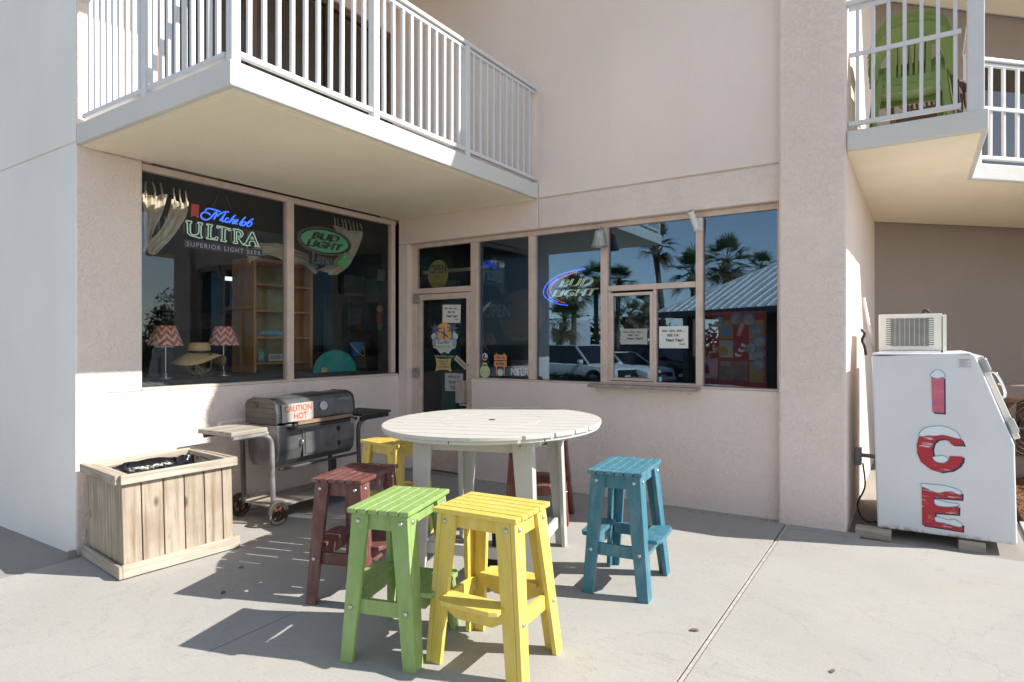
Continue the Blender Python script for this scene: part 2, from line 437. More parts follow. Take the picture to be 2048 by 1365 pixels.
# --- balcony slabs, the lower one is the one in view, the upper ones shade it
def balcony_left(z0, z1):
    bpart(G().box(UL+.002, US, VW+.001, VR-.001, z0, z1), 'balcony_slab', SLABW, .012)
    o = bpart(G().box(UL+.003, US-.04, VW+.04, VR-.004, z0-.004, z0+.01), 'soffit', SOFFIT)
    return o
balcony_left(3.006, 3.16)
bpart(G().box(UL+.003, US-.085, VW+.085, VR-.004, 2.998, 3.003), 'soffit', SOFFIT, .002)
bpart(G().box(UL+.002, US, VW+.001, VR-.001, 5.78, 5.93), 'balcony_slab', SLABW)
bpart(G().box(UL+.003, US-.04, VW+.04, VR-.004, 5.774, 5.79), 'soffit', SOFFIT)
SR = [(CR+.002, 5.53), (.392, 5.53), (.385, 7.13), (7.5, 14.25), (7.0, 16.4), (CR-.29, CR-.29+9.5)]
def balcony_right(z0, z1, name='balcony_slab'):
    bpart(G().prism(SR, z0, z1), name, SLABW, .012)
    inner = [(CR+.004, 5.57), (.352, 5.57), (.345, 7.14), (7.4, 14.2), (6.9, 16.2), (CR-.28, CR-.29+9.46)]
    bpart(G().prism(inner, z0-.005, z0+.01), 'soffit', SOFFIT)
balcony_right(3.006, 3.16)
balcony_right(5.78, 5.93)
# --- unseen roof over everything, put in to block the sky
bpart(G().box(-16, CR, VW+.2, 16, TOP, TOP+.2), 'roof', WHITEST)
bpart(G().prism([(CR, 9.0), (8, 17.5), (8, 26), (CR, 26)], TOP, TOP+.2), 'roof', WHITEST)
# --- upper sliding door on the left balcony
for v0, v1 in ((2.702, 2.76), (3.62, 3.69), (4.55, 4.62), (5.48, 5.543)):
    bpart(G().box(UL-.10, UL-.03, v0, v1, 3.165, 5.249), 'sliding_door_frame', BROWNF)
bpart(G().box(UL-.10, UL-.03, 2.76, 5.48, 5.18, 5.248), 'sliding_door_frame', BROWNF)
bpart(G().box(UL-.075, UL-.065, 2.76, 5.48, 3.165, 5.18), 'sliding_door_pane', GLASS_U)
cg = G(); n = 90; pts = []
for i in range(n + 1):
    v = 2.72 + (5.5 - 2.72) * i / n; pts.append((UL - .17 + .03 * math.sin(i * 1.25) + .012 * math.sin(i * .41), v))
for i in range(n):
    (u0, v0), (u1, v1) = pts[i], pts[i+1]
    cg.add([(u0,v0,3.165),(u1,v1,3.165),(u1,v1,5.2),(u0,v0,5.2)], [(0,1,2,3)])
bpart(cg, 'sliding_door_curtain', mat('brown_drape', (.085, .07, .058), .85, var=.2, vs=3))
# --- roof-level interior shell of the shop (rooms behind the glass)
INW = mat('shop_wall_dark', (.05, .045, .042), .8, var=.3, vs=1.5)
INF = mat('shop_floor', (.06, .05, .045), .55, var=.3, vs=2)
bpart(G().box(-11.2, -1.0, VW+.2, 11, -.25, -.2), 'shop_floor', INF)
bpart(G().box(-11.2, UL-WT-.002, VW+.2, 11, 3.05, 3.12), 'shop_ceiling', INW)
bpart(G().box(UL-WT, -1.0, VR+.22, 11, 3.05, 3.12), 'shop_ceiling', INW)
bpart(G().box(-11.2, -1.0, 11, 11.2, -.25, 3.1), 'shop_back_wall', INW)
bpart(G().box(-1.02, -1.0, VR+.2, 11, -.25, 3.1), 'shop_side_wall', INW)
# far wall with its own openings, seen right through the shop
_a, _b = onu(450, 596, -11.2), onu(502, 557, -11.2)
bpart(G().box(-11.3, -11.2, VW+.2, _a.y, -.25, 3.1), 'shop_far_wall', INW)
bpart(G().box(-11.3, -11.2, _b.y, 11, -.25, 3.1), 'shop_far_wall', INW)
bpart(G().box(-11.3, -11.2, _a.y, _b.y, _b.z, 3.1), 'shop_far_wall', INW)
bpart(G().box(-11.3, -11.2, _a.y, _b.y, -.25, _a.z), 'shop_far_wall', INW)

# --- left shop window
w = link('shop_window', None, B); w.location = (0, 0, 0)
def wpart(g_, name, m, par, bevel=.004):
    g_.v = [tuple(Vector(p) - BO) for p in g_.v]; return g_.obj(name, m, par, bevel)
ZL0, ZL1 = 1.098, 2.99
fu0, fu1 = UL-.10, UL-.035
wpart(G().box(fu0, fu1, 2.613, 5.617, ZL1-.055, ZL1), 'frame', TRIM, w)
wpart(G().box(fu0, fu1+.003, 5.535, 5.60, ZL0+.03, ZL1-.056), 'frame', TRIM, w)
wpart(G().box(fu0, fu1+.012, 4.035, 4.115, ZL0+.004, ZL1-.03), 'mullion', TRIM, w)
wpart(G().box(fu0-.02, UL-.004, 2.613, 5.617, ZL0-.002, ZL0+.022), 'sill', TRIM, w)
wpart(G().box(UL-.074, UL-.066, 2.613, 4.036, ZL0+.022, ZL1-.056), 'pane', GLASS_L, w, 0)
wpart(G().box(UL-.074, UL-.066, 4.114, 5.536, ZL0+.022, ZL1-.056), 'pane', GLASS_L, w, 0)

# --- right-hand window band: frames 9 cm back in the wall
V0, V1 = VR+.075, VR+.135
def rwin(u0, u1, z0, z1, label, sides=(.0, .0)):
    wn_ = link('service_window', None, B); wn_['label'] = label
    wpart(G().box(u0, u1, V0+.028, V0+.036, z0, z1), 'pane', GLASS_R, wn_, 0); return wn_
wa = rwin(-4.217, -3.538, 1.10, 2.642, 'dark window with stickers next to the shop door')
wb = rwin(-3.452, -2.690, 1.10, 2.642, 'window with neon beer sign and arcs')
wc = rwin(-2.612, -1.735, 2.06, 2.642, 'transom window above the sliding service window')
wd = rwin(-1.670, -1.037, 1.10, 2.642, 'window with red ice cream poster inside')
ws = link('service_window', None, B); ws['label'] = 'two-pane sliding service window with paper notices'
wpart(G().box(-2.555, -2.178, V0+.014, V0+.022, 1.15, 1.955), 'pane', GLASS_R, ws, 0)
wpart(G().box(-2.115, -1.735, V0+.040, V0+.048, 1.12, 2.005), 'pane', GLASS_R, ws, 0)
for (u0, u1, z0, z1, q) in ((-2.585,-2.556,1.125,1.985,.0), (-2.177,-2.148,1.125,1.985,.0), (-2.556,-2.177,1.125,1.15,.0), (-2.556,-2.177,1.955,1.985,.0)):
    wpart(G().box(u0, u1, V0-.004, V0+.028, z0, z1), 'sash', TRIM, ws, .003)
wpart(G().box(-2.148, -2.116, V0+.006, V0+.060, 1.118, 2.008), 'sash', TRIM, ws, .003)
band = link('window_band', None, B)
def fr(u0, u1, z0, z1, v0=V0, v1=V1, m=TRIM): wpart(G().box(u0, u1, v0, v1, z0, z1), 'frame', m, band, .004)
fr(-5.224, -1.0, 2.643, 2.693)
fr(-4.262, -1.0, 1.083, 1.099, VR+.012, V1)
for u0, u1 in ((-4.262,-4.218), (-3.537,-3.453), (-2.689,-2.613), (-1.734,-1.671), (-1.036,-1.001)):
    fr(u0, u1, 1.10, 2.642, V0-.012, V1)
fr(-2.612, -1.735, 2.006, 2.059, V0-.008, V1)
fr(-2.612, -1.735, 1.10, 1.118, V0-.006, V1); fr(-2.612, -2.586, 1.118, 2.005, V0+.004, V1)
wpart(G().box(-2.735, -1.665, VR-.135, VR-.001, 1.062, 1.094), 'service_counter', mat('counter_paint', (.33,.27,.25), .6, var=.25, vs=14), B, .006)
# --- shop door
dr = link('shop_door', None, B)
def dp(u0,u1,z0,z1,name='frame',m=TRIM,v0=V0,v1=V1,bv=.004): return wpart(G().box(u0,u1,v0,v1,z0,z1), name, m, dr, bv)
fz = gz(-4.8, 5.7)
dp(-5.224, -5.15, fz-.05, 2.642); dp(-4.325, -4.263, fz-.05, 2.642); dp(-5.149, -4.326, 2.085, 2.15)
dp(-5.149, -5.075, fz+.02, 2.078, 'stile', v0=V0+.01, v1=V1-.01); dp(-4.395, -4.33, fz+.02, 2.078, 'stile', v0=V0+.01, v1=V1-.01)
dp(-5.074, -4.396, 2.01, 2.078, 'rail', v0=V0+.01, v1=V1-.01); dp(-5.074, -4.396, fz+.02, .32, 'rail', v0=V0+.01, v1=V1-.01)
wpart(G().box(-5.074, -4.396, V0+.026, V0+.032, .321, 2.009), 'pane', GLASS_L, dr, 0)
wpart(G().box(-5.149, -4.326, V0+.026, V0+.032, 2.151, 2.642), 'transom_pane', GLASS_L, dr, 0)
HINGE = mat('worn_hinge', (.42,.37,.33), .5, .6, var=.3, vs=40)
for z in (2.03, 1.13): wpart(G().box(-5.20, -5.10, V0-.014, V0-.001, z-.06, z+.06), 'hinge', HINGE, dr, .003)
wpart(G().box(-4.50, -4.385, V0-.06, V0+.009, .80, 1.06), 'lock_cover', mat('lock_cover_tan', (.45,.38,.33), .55, .3, var=.15, vs=20), dr, .006)
wpart(G().lathe([(.012,-.01),(.012,.006)], 12, at(MV,(-4.362,V0+.008,1.24))), 'lock_cylinder', HINGE, dr, 0)
wpart(G().box(-5.3, -4.25, VR-.03, VR+.2, fz-.06, fz+.012), 'threshold', mat('worn_aluminium', (.35,.33,.31), .5, .6, var=.2), dr, .004)
bpart(G().box(-5.26,-5.02, 6.3, 6.4, -.2, 2.3), 'teal_panel', TEALI)

# ------------------------------------------------------------------ balcony railings
_bal = {}
def railing(name, p0, p1, z0, posts, n, label, zt=4.19, mid=None, xs_=None):
    """straight run of railing from p0 to p1 (plan), posts at given fractions, balusters evenly between posts"""
    p0 = Vector((*p0, 0)); p1 = Vector((*p1, 0)); L = (p1 - p0).length; d_ = (p1 - p0).normalized(); ang = math.atan2(d_.y, d_.x)
    r = link(name, None, B); r.location = p0 - BO + Vector((0,0,z0)); r.rotation_euler = (0,0,ang); r['label'] = label
    h = zt - z0
    G().box(-.035, L+.035, -.033, .033, h-.035, h).obj('top_rail', RAILW, r, .006)
    G().box(0, L, -.016, .016, h-.075, h-.048).obj('upper_rail', RAILW, r, .003)
    G().box(0, L, -.02, .02, .045, .078).obj('bottom_rail', RAILW, r, .003)
    if mid: G().box(0, L, -.028, -.0135, mid, mid+.034).obj('mid_rail', RAILW, r, .002)
    key = round(h, 3)
    if key not in _bal:
        _bal[key] = (G().box(-.0125,.0125,-.0125,.0125,.079,h-.076).mesh('baluster', RAILW), G().box(-.03,.03,-.03,.03,-.01,h-.036).mesh('post', RAILW))
    bm_, pm_ = _bal[key]
    for f in posts:
        o = link('post', pm_, r); o.location = (L*f, 0, 0); bev(o, .004)
    xs = []
    fs = sorted(posts)
    if not fs: fs = [0, 1]
    if fs[0] > .02: fs = [0] + fs
    if fs[-1] < .98: fs = fs + [1]
    for i in range(len(fs)-1):
        a_, b_ = fs[i]*L, fs[i+1]*L; k = max(1, round((b_-a_)/n))
        xs += [a_ + (b_-a_)*(j)/k for j in range(1, k)]
    for x in (xs_ or xs):
        o = link('baluster', bm_, r); o.location = (x, 0, 0); o.rotation_euler = (random.uniform(-.004,.004), random.uniform(-.004,.004), 0)
    return r
railing('balcony_railing', (US-.045, VW+.05), (US-.045, VR-.02), 3.16, [0, .332, .658], .1035, 'long white balcony railing above the shop door')
railing('balcony_railing', (UL+.03, VW+.05), (US-.11, VW+.05), 3.16, [.50], .098, 'short white balcony railing beside the white wall')
railing('balcony_railing', (CR+.01, 5.58), (.235, 5.58), 3.16, [], .104, 'white railing with mid rail in front of stacked chairs', mid=.58, xs_=[.061+.1045*k for k in range(7)])
railing('balcony_railing', (.34, 5.58), (.345, 7.12), 3.16, [0, .98], .104, 'white railing on the short balcony side', mid=.58)
railing('balcony_railing', (.42, 7.22), (3.4, 10.2), 3.16, [.0, .33, .66, 1.0], .15, 'white railing of the angled balcony at right edge', zt=4.15, mid=.50)
bpart(G().box(.268, .368, 5.545, 5.62, 3.15, 5.78), 'balcony_post', RAILW, .006)
# ------------------------------------------------------------------ bar stools
BOLT = mat('galvanised_bolt', (.55,.55,.53), .35, .9, var=.15, vs=30)
_boltme = G().lathe([(.0125,0),(.0125,.003),(.010,.007),(.005,.0095),(.001,.010)], 12).mesh('bolt', BOLT, True)
def hex_leg(x0, y0, x1, y1, sx, sy, zt):
    """two tapering boards that form an L at one corner, splayed from top (x0,y0) to foot (x1,y1)"""
    g = G(); t = .026
    def board(wt, wb, ax):
        P = []
        for (x, y, z, w) in ((x1, y1, 0, wb), (x0, y0, zt, wt)):
            if ax == 'y': q = [(x, y), (x - sx*t, y), (x - sx*t, y - sy*w), (x, y - sy*w)]
            else: q = [(x - sx*(t+.0015), y), (x - sx*(t+.0015+w), y), (x - sx*(t+.0015+w), y - sy*t), (x - sx*(t+.0015), y - sy*t)]
            P += [(a_, b_, z) for a_, b_ in q]
        g.hexa(P)
    board(.095, .068, 'y'); board(.082, .060, 'x'); return g
def make_stool(name, label, col, u, v, ang, group='slatted bar stools round the white table', dark=.55):
    m = mat('stool_' + name, col, .46, var=.10, vs=7, bump=.25, bs=50, bd=.0025, stretch=(3,3,1), spots=sc(col, dark), spot_scale=14, spot_lo=.72, fade=tuple(.35*c_+.65*(.30+.55*c_) for c_ in col))
    s = thing('bar_stool', label, 'stool', (u, v, gz(u, v)), ang, group, slope=True)
    TX, TY, BX, BY, H = .222, .156, .276, .208, .735
    n = 6; w = (.345 - .006*(n-1))/n
    key = 'slat' + name
    sl = G().box(-.24, .24, -w/2, w/2, 0, .024).mesh('seat_slat', m)
    for i in range(n):
        o = link('seat_slat', sl, s); o.location = (random.uniform(-.0015,.0015), -.1725 + w/2 + i*(w+.006), .736 + random.uniform(-.0008,.0008)); bev(o, .004)
    for sx in (-1, 1):
        for sy in (-1, 1):
            hex_leg(sx*TX, sy*TY, sx*BX, sy*BY, sx, sy, H).obj('leg', m, s, .003)
    def lx(z): return BX + (TX-BX)*z/H
    def ly(z): return BY + (TY-BY)*z/H
    for sx in (-1, 1):
        x = sx*(lx(.69)-.030)
        G().box(x-.011, x+.011, -.128, .128, .650, .734).obj('apron', m, s, .003)
        x = sx*(lx(.27)-.034)
        G().box(x-.012, x+.012, -ly(.27)+.03, ly(.27)-.03, .235, .310).obj('stretcher', m, s, .003)
    for sy in (-1, 1):
        y = sy*(ly(.69)-.034)
        G().box(-.150, .150, y-.011, y+.011, .665, .734).obj('apron', m, s, .003)
        yc = sy*(ly(.30)-.004); fx = lx(.32)-.083
        pl = [(-fx, -.055), (-fx+.035, -.075), (fx-.035, -.075), (fx, -.055), (fx, .055), (-fx, .055)] if sy < 0 else [(-fx, -.055), (fx, -.055), (fx, .055), (fx-.035, .075), (-fx+.035, .075), (-fx, .055)]
        st = G().prism([(px, yc+py) for px, py in pl], .322, .345).obj('footrest', m, s, .003)
        br = [(-.17, .321), (-.17, .272), (-.10, .235), (.10, .235), (.17, .272), (.17, .321)]
        mm = Matrix(((1,0,0,0),(0,0,1,yc-sy*.012),(0,1,0,0),(0,0,0,1)))
        G().prism(br, -.010, .010, mm).obj('bracket', m, st, .003)
        # bolts
    for sx in (-1, 1):
        for sy in (-1, 1):
            for z, off in ((.695, .040), (.272, .036)):
                o = link('bolt', _boltme, s); o.location = (sx*lx(z), sy*(ly(z)-off), z); o.rotation_euler = (0, sx*R(90), 0)
            z = .695; o = link('bolt', _boltme, s); o.location = (sx*(lx(z)-.05), sy*ly(z), z); o.rotation_euler = (-sy*R(90), 0, 0)
    return s
make_stool('yellow', 'yellow slatted bar stool closest to the camera, beside the green one', (.68,.52,.10), -1.79, 2.56, R(3))
make_stool('green', 'lime green slatted bar stool in front of the white table', (.25,.38,.115), -2.285, 2.43, R(105))
make_stool('maroon', 'maroon slatted bar stool between the grill and the green stool', (.150,.052,.044), -3.005, 2.785, R(107))
make_stool('blue', 'teal blue slatted bar stool standing alone right of the table', (.045,.175,.24), -1.585, 3.76, R(96))
make_stool('yellow', 'yellow slatted bar stool partly behind the table, next to the grill', (.68,.52,.10), -3.65, 3.79, R(-9))
make_stool('brick', 'dark red slatted bar stool behind the table near the wall', (.185,.056,.045), -2.80, 4.70, R(20))

# ------------------------------------------------------------------ round white table
WT_ = mat('white_table_poly', (.56,.545,.505), .45, var=.04, vs=5, bump=.25, bs=60, bd=.002, stretch=(1,4,1), spots=(.62,.58,.50), spot_scale=18, spot_lo=.72)
TC = (-2.57, 3.675); TA = R(15)
T = thing('round_table', 'round white slatted counter-height table with umbrella hole', 'table', (*TC, gz(*TC)), TA, slope=True)
RT, ZT = .778, 1.0
ns, gap = 11, .0125
wsl = (2*RT - gap*(ns-1))/ns
for i in range(ns):
    y0 = -RT + i*(wsl+gap); y1 = y0 + wsl
    poly = []
    def hx(y): return math.sqrt(max(0, RT*RT - y*y))
    k = 10
    right = [(hx(y0+(y1-y0)*j/k), y0+(y1-y0)*j/k) for j in range(k+1)]
    left = [(-x, y) for x, y in reversed(right)]
    poly = right + left
    q = [poly[0]]
    for p_ in poly[1:]:
        if (Vector(p_)-Vector(q[-1])).length > 1e-4: q.append(p_)
    if (Vector(q[0])-Vector(q[-1])).length < 1e-4: q.pop()
    o = G().prism(q, ZT-.026, ZT).obj('tabletop_slat', WT_, T, .004)
# curved rim boards under the slats
for k in range(8):
    a0, a1 = k*math.pi/4 + .006, (k+1)*math.pi/4 - .006
    ps = [(RT-.012)*math.cos(a0+(a1-a0)*j/6) for j in range(7)], [(RT-.012)*math.sin(a0+(a1-a0)*j/6) for j in range(7)]
    poly = list(zip(*ps)) + [((RT-.10)*math.cos(a1+(a0-a1)*j/6), (RT-.10)*math.sin(a1+(a0-a1)*j/6)) for j in range(7)]
    G().prism(poly, ZT-.048, ZT-.027).obj('rim_board', WT_, T, .003)
# thin circular seam and umbrella hole insert
G().tube([(.36*math.cos(a_), .36*math.sin(a_), ZT-.0035) for a_ in [i*2*math.pi/72 for i in range(72)]], .0042, 4, True).obj('inlay_ring', mat('table_seam', (.45,.43,.38), .7), T)
G().lathe([(.024,ZT-.03),(.024,ZT+.0025),(.017,ZT+.0025)], 16).obj('umbrella_hole', BLACK, T)
for y in (-.33, .33):
    G().box(-.62, .62, y-.035, y+.035, ZT-.072, ZT-.049).obj('batten', WT_, T, .003)
LH = .42
for sx in (-1, 1):
    for sy in (-1, 1):
        g = G(); x, y = sx*LH, sy*LH; t = .028
        for (wt, wb, ax) in ((.135, .085, 'x'), (.055, .045, 'y')):
            P = []
            for z, w_, o_ in ((0, wb, .012), (ZT-.073, wt, 0)):
                X, Y = x + sx*o_, y + sy*o_
                if ax == 'x': q = [(X, Y), (X - sx*w_, Y), (X - sx*w_, Y - sy*t), (X, Y - sy*t)]
                else: q = [(X, Y - sy*(t+.0015)), (X - sx*t, Y - sy*(t+.0015)), (X - sx*t, Y - sy*(t+w_)), (X, Y - sy*(t+w_))]
                P += [(a_, b_, z) for a_, b_ in q]
            g.hexa(P)
        g.obj('leg', WT_, T, .003)
    G().box(sx*(LH-.045)-.012, sx*(LH-.045)+.012, -LH+.06, LH-.06, ZT-.155, ZT-.074).obj('apron', WT_, T, .003)
    G().box(sx*(LH-.05)-.013, sx*(LH-.05)+.013, -LH+.04, LH-.04, .145, .225).obj('stretcher', WT_, T, .003)
for sy in (-1, 1):
    G().box(-LH+.05, LH-.05, sy*(LH-.040)-.012, sy*(LH-.040)+.012, ZT-.155, ZT-.075).obj('apron', WT_, T, .003)
    G().box(-LH+.06, LH-.06, sy*(LH-.046)-.013, sy*(LH-.046)+.013, .140, .215).obj('stretcher', WT_, T, .003)
for sx in (-1, 1):
    for sy in (-1, 1):
        o = link('bolt', _boltme, T); o.location = (sx*(LH-.07), sy*(LH+.001), ZT-.11); o.rotation_euler = (-sy*R(90), 0, 0)
ub = thing('umbrella_base', 'dark iron umbrella base post under the white table', 'umbrella base', (TC[0]-.03, TC[1]+.05, gz(*TC)), 0, slope=True)
IRON = mat('rusty_black_iron', (.035,.035,.04), .5, .6, var=.3, vs=20, spots=(.22,.09,.04), spot_scale=30, spot_lo=.58)
G().lathe([(.024,.03),(.024,.36),(.020,.36)], 16).obj('post', IRON, ub, 0, True); smooth_by_angle(bpy.data.objects[ub.children[-1].name])
G().lathe([(.22,0),(.22,.012),(.20,.022),(.05,.030),(.04,.06),(.025,.065)], 28).obj('base_plate', IRON, ub)

# ------------------------------------------------------------------ wooden planter used as a bin surround
PU, PV, PW, PL, PH = -5.255, 2.165, .715, .765, .672     # back-left corner, width in X, length in Y, height
pz = gz(-4.9, 2.4)
PT = thing('wooden_planter_box', 'weathered wooden planter box lined with a black bag beside the white wall', 'planter box', (PU, PV, pz), R(-6.5), slope=True)
WZ = wood('weathered_pine', (.43,.365,.285), (.21,.155,.105), axis='z')
WY = wood('weathered_pine_y', (.52,.465,.385), (.27,.215,.16), axis='y')
WX = wood('weathered_pine_x', (.48,.42,.345), (.25,.195,.145), axis='x')
def board(x0,x1,y0,y1,z0,z1,m,name='plank'): 
    o = G().box(x0,x1,y0,y1,z0,z1).obj(name, m, PT, .003); o.rotation_euler = (0,0,0); return o
ys = [.0, .135, .29, .445, .60, .745, .83]          # front boards (face +X)
for i in range(6):
    y0, y1 = ys[i]*PL/.83 + .004, ys[i+1]*PL/.83 - .004
    board(PW-.022+random.uniform(-.003,.002), PW, y0, y1, .04, PH-.005, WZ)
    board(0, .022, y0, y1, .04, PH-.005, WZ)
xs = [.0, .13, .30, .44, .58, PW-.023]
for i in range(5):
    x0, x1 = xs[i]+.003, xs[i+1]-.003
    board(x0, x1, 0+random.uniform(0,.003), .022, .04, PH-.005, WZ); board(x0, x1, PL-.022, PL, .04, PH-.005, WZ)
# top and bottom trim
board(PW+.001, PW+.034, -.01, PL+.03, PH-.036, PH+.028, WY, 'top_trim'); board(-.034, -.001, -.01, PL+.02, PH-.036, PH+.028, WY, 'top_trim')
board(-.03, PW-.002, -.036, -.002, PH-.036, PH+.026, WX, 'top_trim'); board(-.03, PW, PL+.002, PL+.034, PH-.036, PH+.026, WX, 'top_trim')
board(PW-.024, PW, -.001, PL+.001, PH-.02, PH+.022, WY, 'top_cap'); board(0, .024, -.001, PL+.001, PH-.02, PH+.022, WY, 'top_cap')
board(.025, PW-.025, -.001, .06, PH-.02, PH+.020, WX, 'top_cap'); board(.025, PW-.025, PL-.03, PL+.001, PH-.02, PH+.020, WX, 'top_cap')
board(PW+.001, PW+.032, -.012, PL+.035, .0, .085, WY, 'base_trim'); board(-.03, PW+.03, -.036, -.013, .0, .085, WX, 'base_trim'); board(-.03, PW-.03, PL+.002, PL+.03, .0, .085, WX, 'base_trim')
# bin bag: crumpled liner pulled over the inner rim
bag = thing('bin_bag', 'crumpled black plastic bin bag lining the wooden planter', 'bin bag', (PU+PW/2+.04, PV+PL/2-.04, pz+PH), R(-6.5), slope=True)
PLAST = mat('black_plastic', (.012,.012,.014), .20, var=.2, bump=.7, bs=7, bd=.04, spec=.6)
g = G(); n = 72; rings = []
for k, (rx, ry, z) in enumerate([(.25,.275,-.30),(.26,.285,-.14),(.265,.292,-.06),(.280,.302,-.006),(.288,.310,-.02),(.286,.307,-.08)]):
    ring = []
    for j in range(n):
        a_ = 2*math.pi*j/n; c_, s_ = math.cos(a_), math.sin(a_); e = .55
        f = 1 + .022*math.sin(9*a_+k)*(k>0) + .018*math.sin(17*a_+2*k) + random.uniform(-.012,.012)
        x = rx*math.copysign(abs(c_)**e, c_)*f; y = ry*math.copysign(abs(s_)**e, s_)*f
        ring.append((x, y, z + (.007*math.sin(5*a_+1.3*k) + .005*math.sin(11*a_) + random.uniform(-.003,.003)) * (1 if k in (1,2,3,4) else .4) + (.016 if k == 3 else 0)))
    rings.append(ring)
vs = [p for r_ in rings for p in r_]; fs = []
for k in range(len(rings)-1):
    for j in range(n): fs.append((k*n+j, k*n+(j+1)%n, (k+1)*n+(j+1)%n, (k+1)*n+j))
fs.append(tuple(range(n)))
g.add(vs, fs); g.obj('liner', PLAST, bag, 0, True)
# small stone block between wall and planter
tag(G().box(-5.37,-5.335,2.05,2.12,-.13,-.07).obj('stone_chip', CONC2, None, .01), 'broken stone chip at the foot of the white wall corner', 'stone')

# ------------------------------------------------------------------ barrel grill
GZ0 = gz(-4.9, 3.8)
GR = thing('barbecue_grill', 'black charcoal grill cart with CAUTION HOT plate and side shelves', 'grill', (-4.72, 3.445, GZ0-.0), 0, slope=True)
BLK = mat('grill_black_enamel', (.20,.205,.21), .30, .6, var=.3, vs=6, bump=.12, bs=60, bd=.002, spots=(.16,.14,.12), spot_scale=9, spot_lo=.66)
GSIDE = mat('grill_side_metal', (.10,.095,.088), .5, .5, var=.25, vs=8)
TUBE = mat('grill_frame_tube', (.32,.32,.32), .5, .55, var=.35, vs=9, spots=(.22,.10,.05), spot_scale=26, spot_lo=.68)
SHELF = wood('grey_shelf_wood', (.42,.39,.34), (.20,.16,.12), axis='y', knots=False)
gh = lambda z: z - GZ0                    # absolute height to height over the local ground
L_, D_ = .885, .44
# body: firebox with bellied section (profile in x,z extruded along y)
def lprism(poly, y0, y1, name, m, par=GR, bv=.006):
    mm = Matrix(((1,0,0,0),(0,0,1,0),(0,1,0,0),(0,0,0,1)))
    return G().prism(poly, y0, y1, mm).obj(name, m, par, bv)
fb = lprism([(-.005,.845),(.0,.80),(.0,.62),(-.02,.53),(-.07,.475),(-D_+.07,.475),(-D_+.02,.53),(-D_,.62),(-D_,.845)], .0, L_, 'firebox', BLK)
lid = lprism([(.0,.86),(.0,.95),(-.012,1.03),(-.05,1.065),(-.12,1.082),(-D_+.12,1.082),(-D_+.04,1.06),(-D_,1.02),(-D_,.86)], .0, L_, 'lid', BLK, GR, .012)
endp = [(.006,.852),(.006,.952),(-.008,1.037),(-.05,1.072),(-.12,1.089),(-D_+.12,1.089),(-D_+.03,1.066),(-D_-.006,1.02),(-D_-.006,.852)]
for y0 in (-.012, L_+.001): lprism(endp, y0, y0+.011, 'lid_end', GSIDE, lid, .003)
for z in (.90, .945, .99, 1.03):
    for y0 in (-.018, ): G().box(-D_+.03, -.03, y0, y0+.008, z, z+.010).obj('end_rib', GSIDE, lid, .002)
G().box(-.30,-.25,-.019,-.011,1.005,1.045).obj('vent_latch', BLACK, lid, .003)
CAUT = mat('caution_plate', (.44,.40,.35), .55, var=.12, vs=12, spots=(.40,.30,.24), spot_scale=20, spot_lo=.68)
plate = G().box(.007,.011,.045,.385,.865,1.028).obj('caution_plate', CAUT, lid, .002)
REDP = mat('faded_red_print', (.50,.13,.09), .6, var=.3, vs=30)
me = fit_text(make_text('CAUTION', offset=.025), .07, .365, .955, 1.012, at(MU, (.0125,0,0)), REDP); link('lettering', me, plate)
me = fit_text(make_text('HOT', offset=.025), .17, .315, .885, .942, at(MU, (.0125,0,0)), REDP); link('lettering', me, plate)
g = G().lathe([(.042,0),(.042,.012),(.036,.014)], 20, at(MU, (.008,.50,.975))); th = g.obj('thermometer', mat('gauge_face', (.62,.6,.56), .4, .2, var=.1, vs=30), lid)
G().box(.0225,.0235,.498,.503,.975,1.0, ).obj('needle', REDP, th)
me = fit_text(make_text('CHAR-GRILLER', offset=.01), .68, .83, 1.012, 1.028, at(MU, (.006,0,0)), mat('silver_badge', (.6,.6,.6), .35, .6)); link('badge', me, lid)
G().box(-.33,-.19,.40,.66,1.084,1.088).obj('lid_label', mat('lid_label_grey', (.16,.17,.18), .4), lid, .002)
hb = G().box(.055,.078,.16,.80,.838,.872).obj('handle', wood('grill_handle_wood', (.34,.23,.14), (.12,.08,.05), axis='y', knots=False), lid, .006)
for y in (.18, .77): G().box(.004,.060,y-.012,y+.012,.845,.866).obj('handle_bracket', BLACK, hb, .002)
G().box(.001,.075,.10,.86,.800,.828).obj('front_ledge', BLACK, GR, .003)
dgr = G().box(.001,.010,.26,.66,.535,.79).obj('firebox_door', BLK, GR, .004)
G().box(.010,.016,.285,.635,.555,.77).obj('door_panel', BLK, dgr, .004)
for z in (.60,.74): G().box(.010,.022,.66,.69,z-.02,z+.02).obj('hinge', BLACK, dgr, .003)
G().tube([(.012,.245,.70),(.03,.245,.68),(.03,.245,.66),(.012,.245,.64)], .008, 8).obj('latch', BOLT, dgr, 0, True)
pl_ = thing('padlock', 'small steel padlock hanging from the grill handle', 'padlock', (-4.66, 3.42+.80, GZ0+.84), 0)
G().box(-.012,.012,-.022,.022,-.045,.0).obj('body', mat('padlock_steel', (.42,.43,.46), .35, .8), pl_, .004)
G().tube([(0,-.013,-.002),(0,-.013,.02),(0,0,.032),(0,.013,.02),(0,.013,-.002)], .0035, 8).obj('shackle', BOLT, pl_, 0, True)
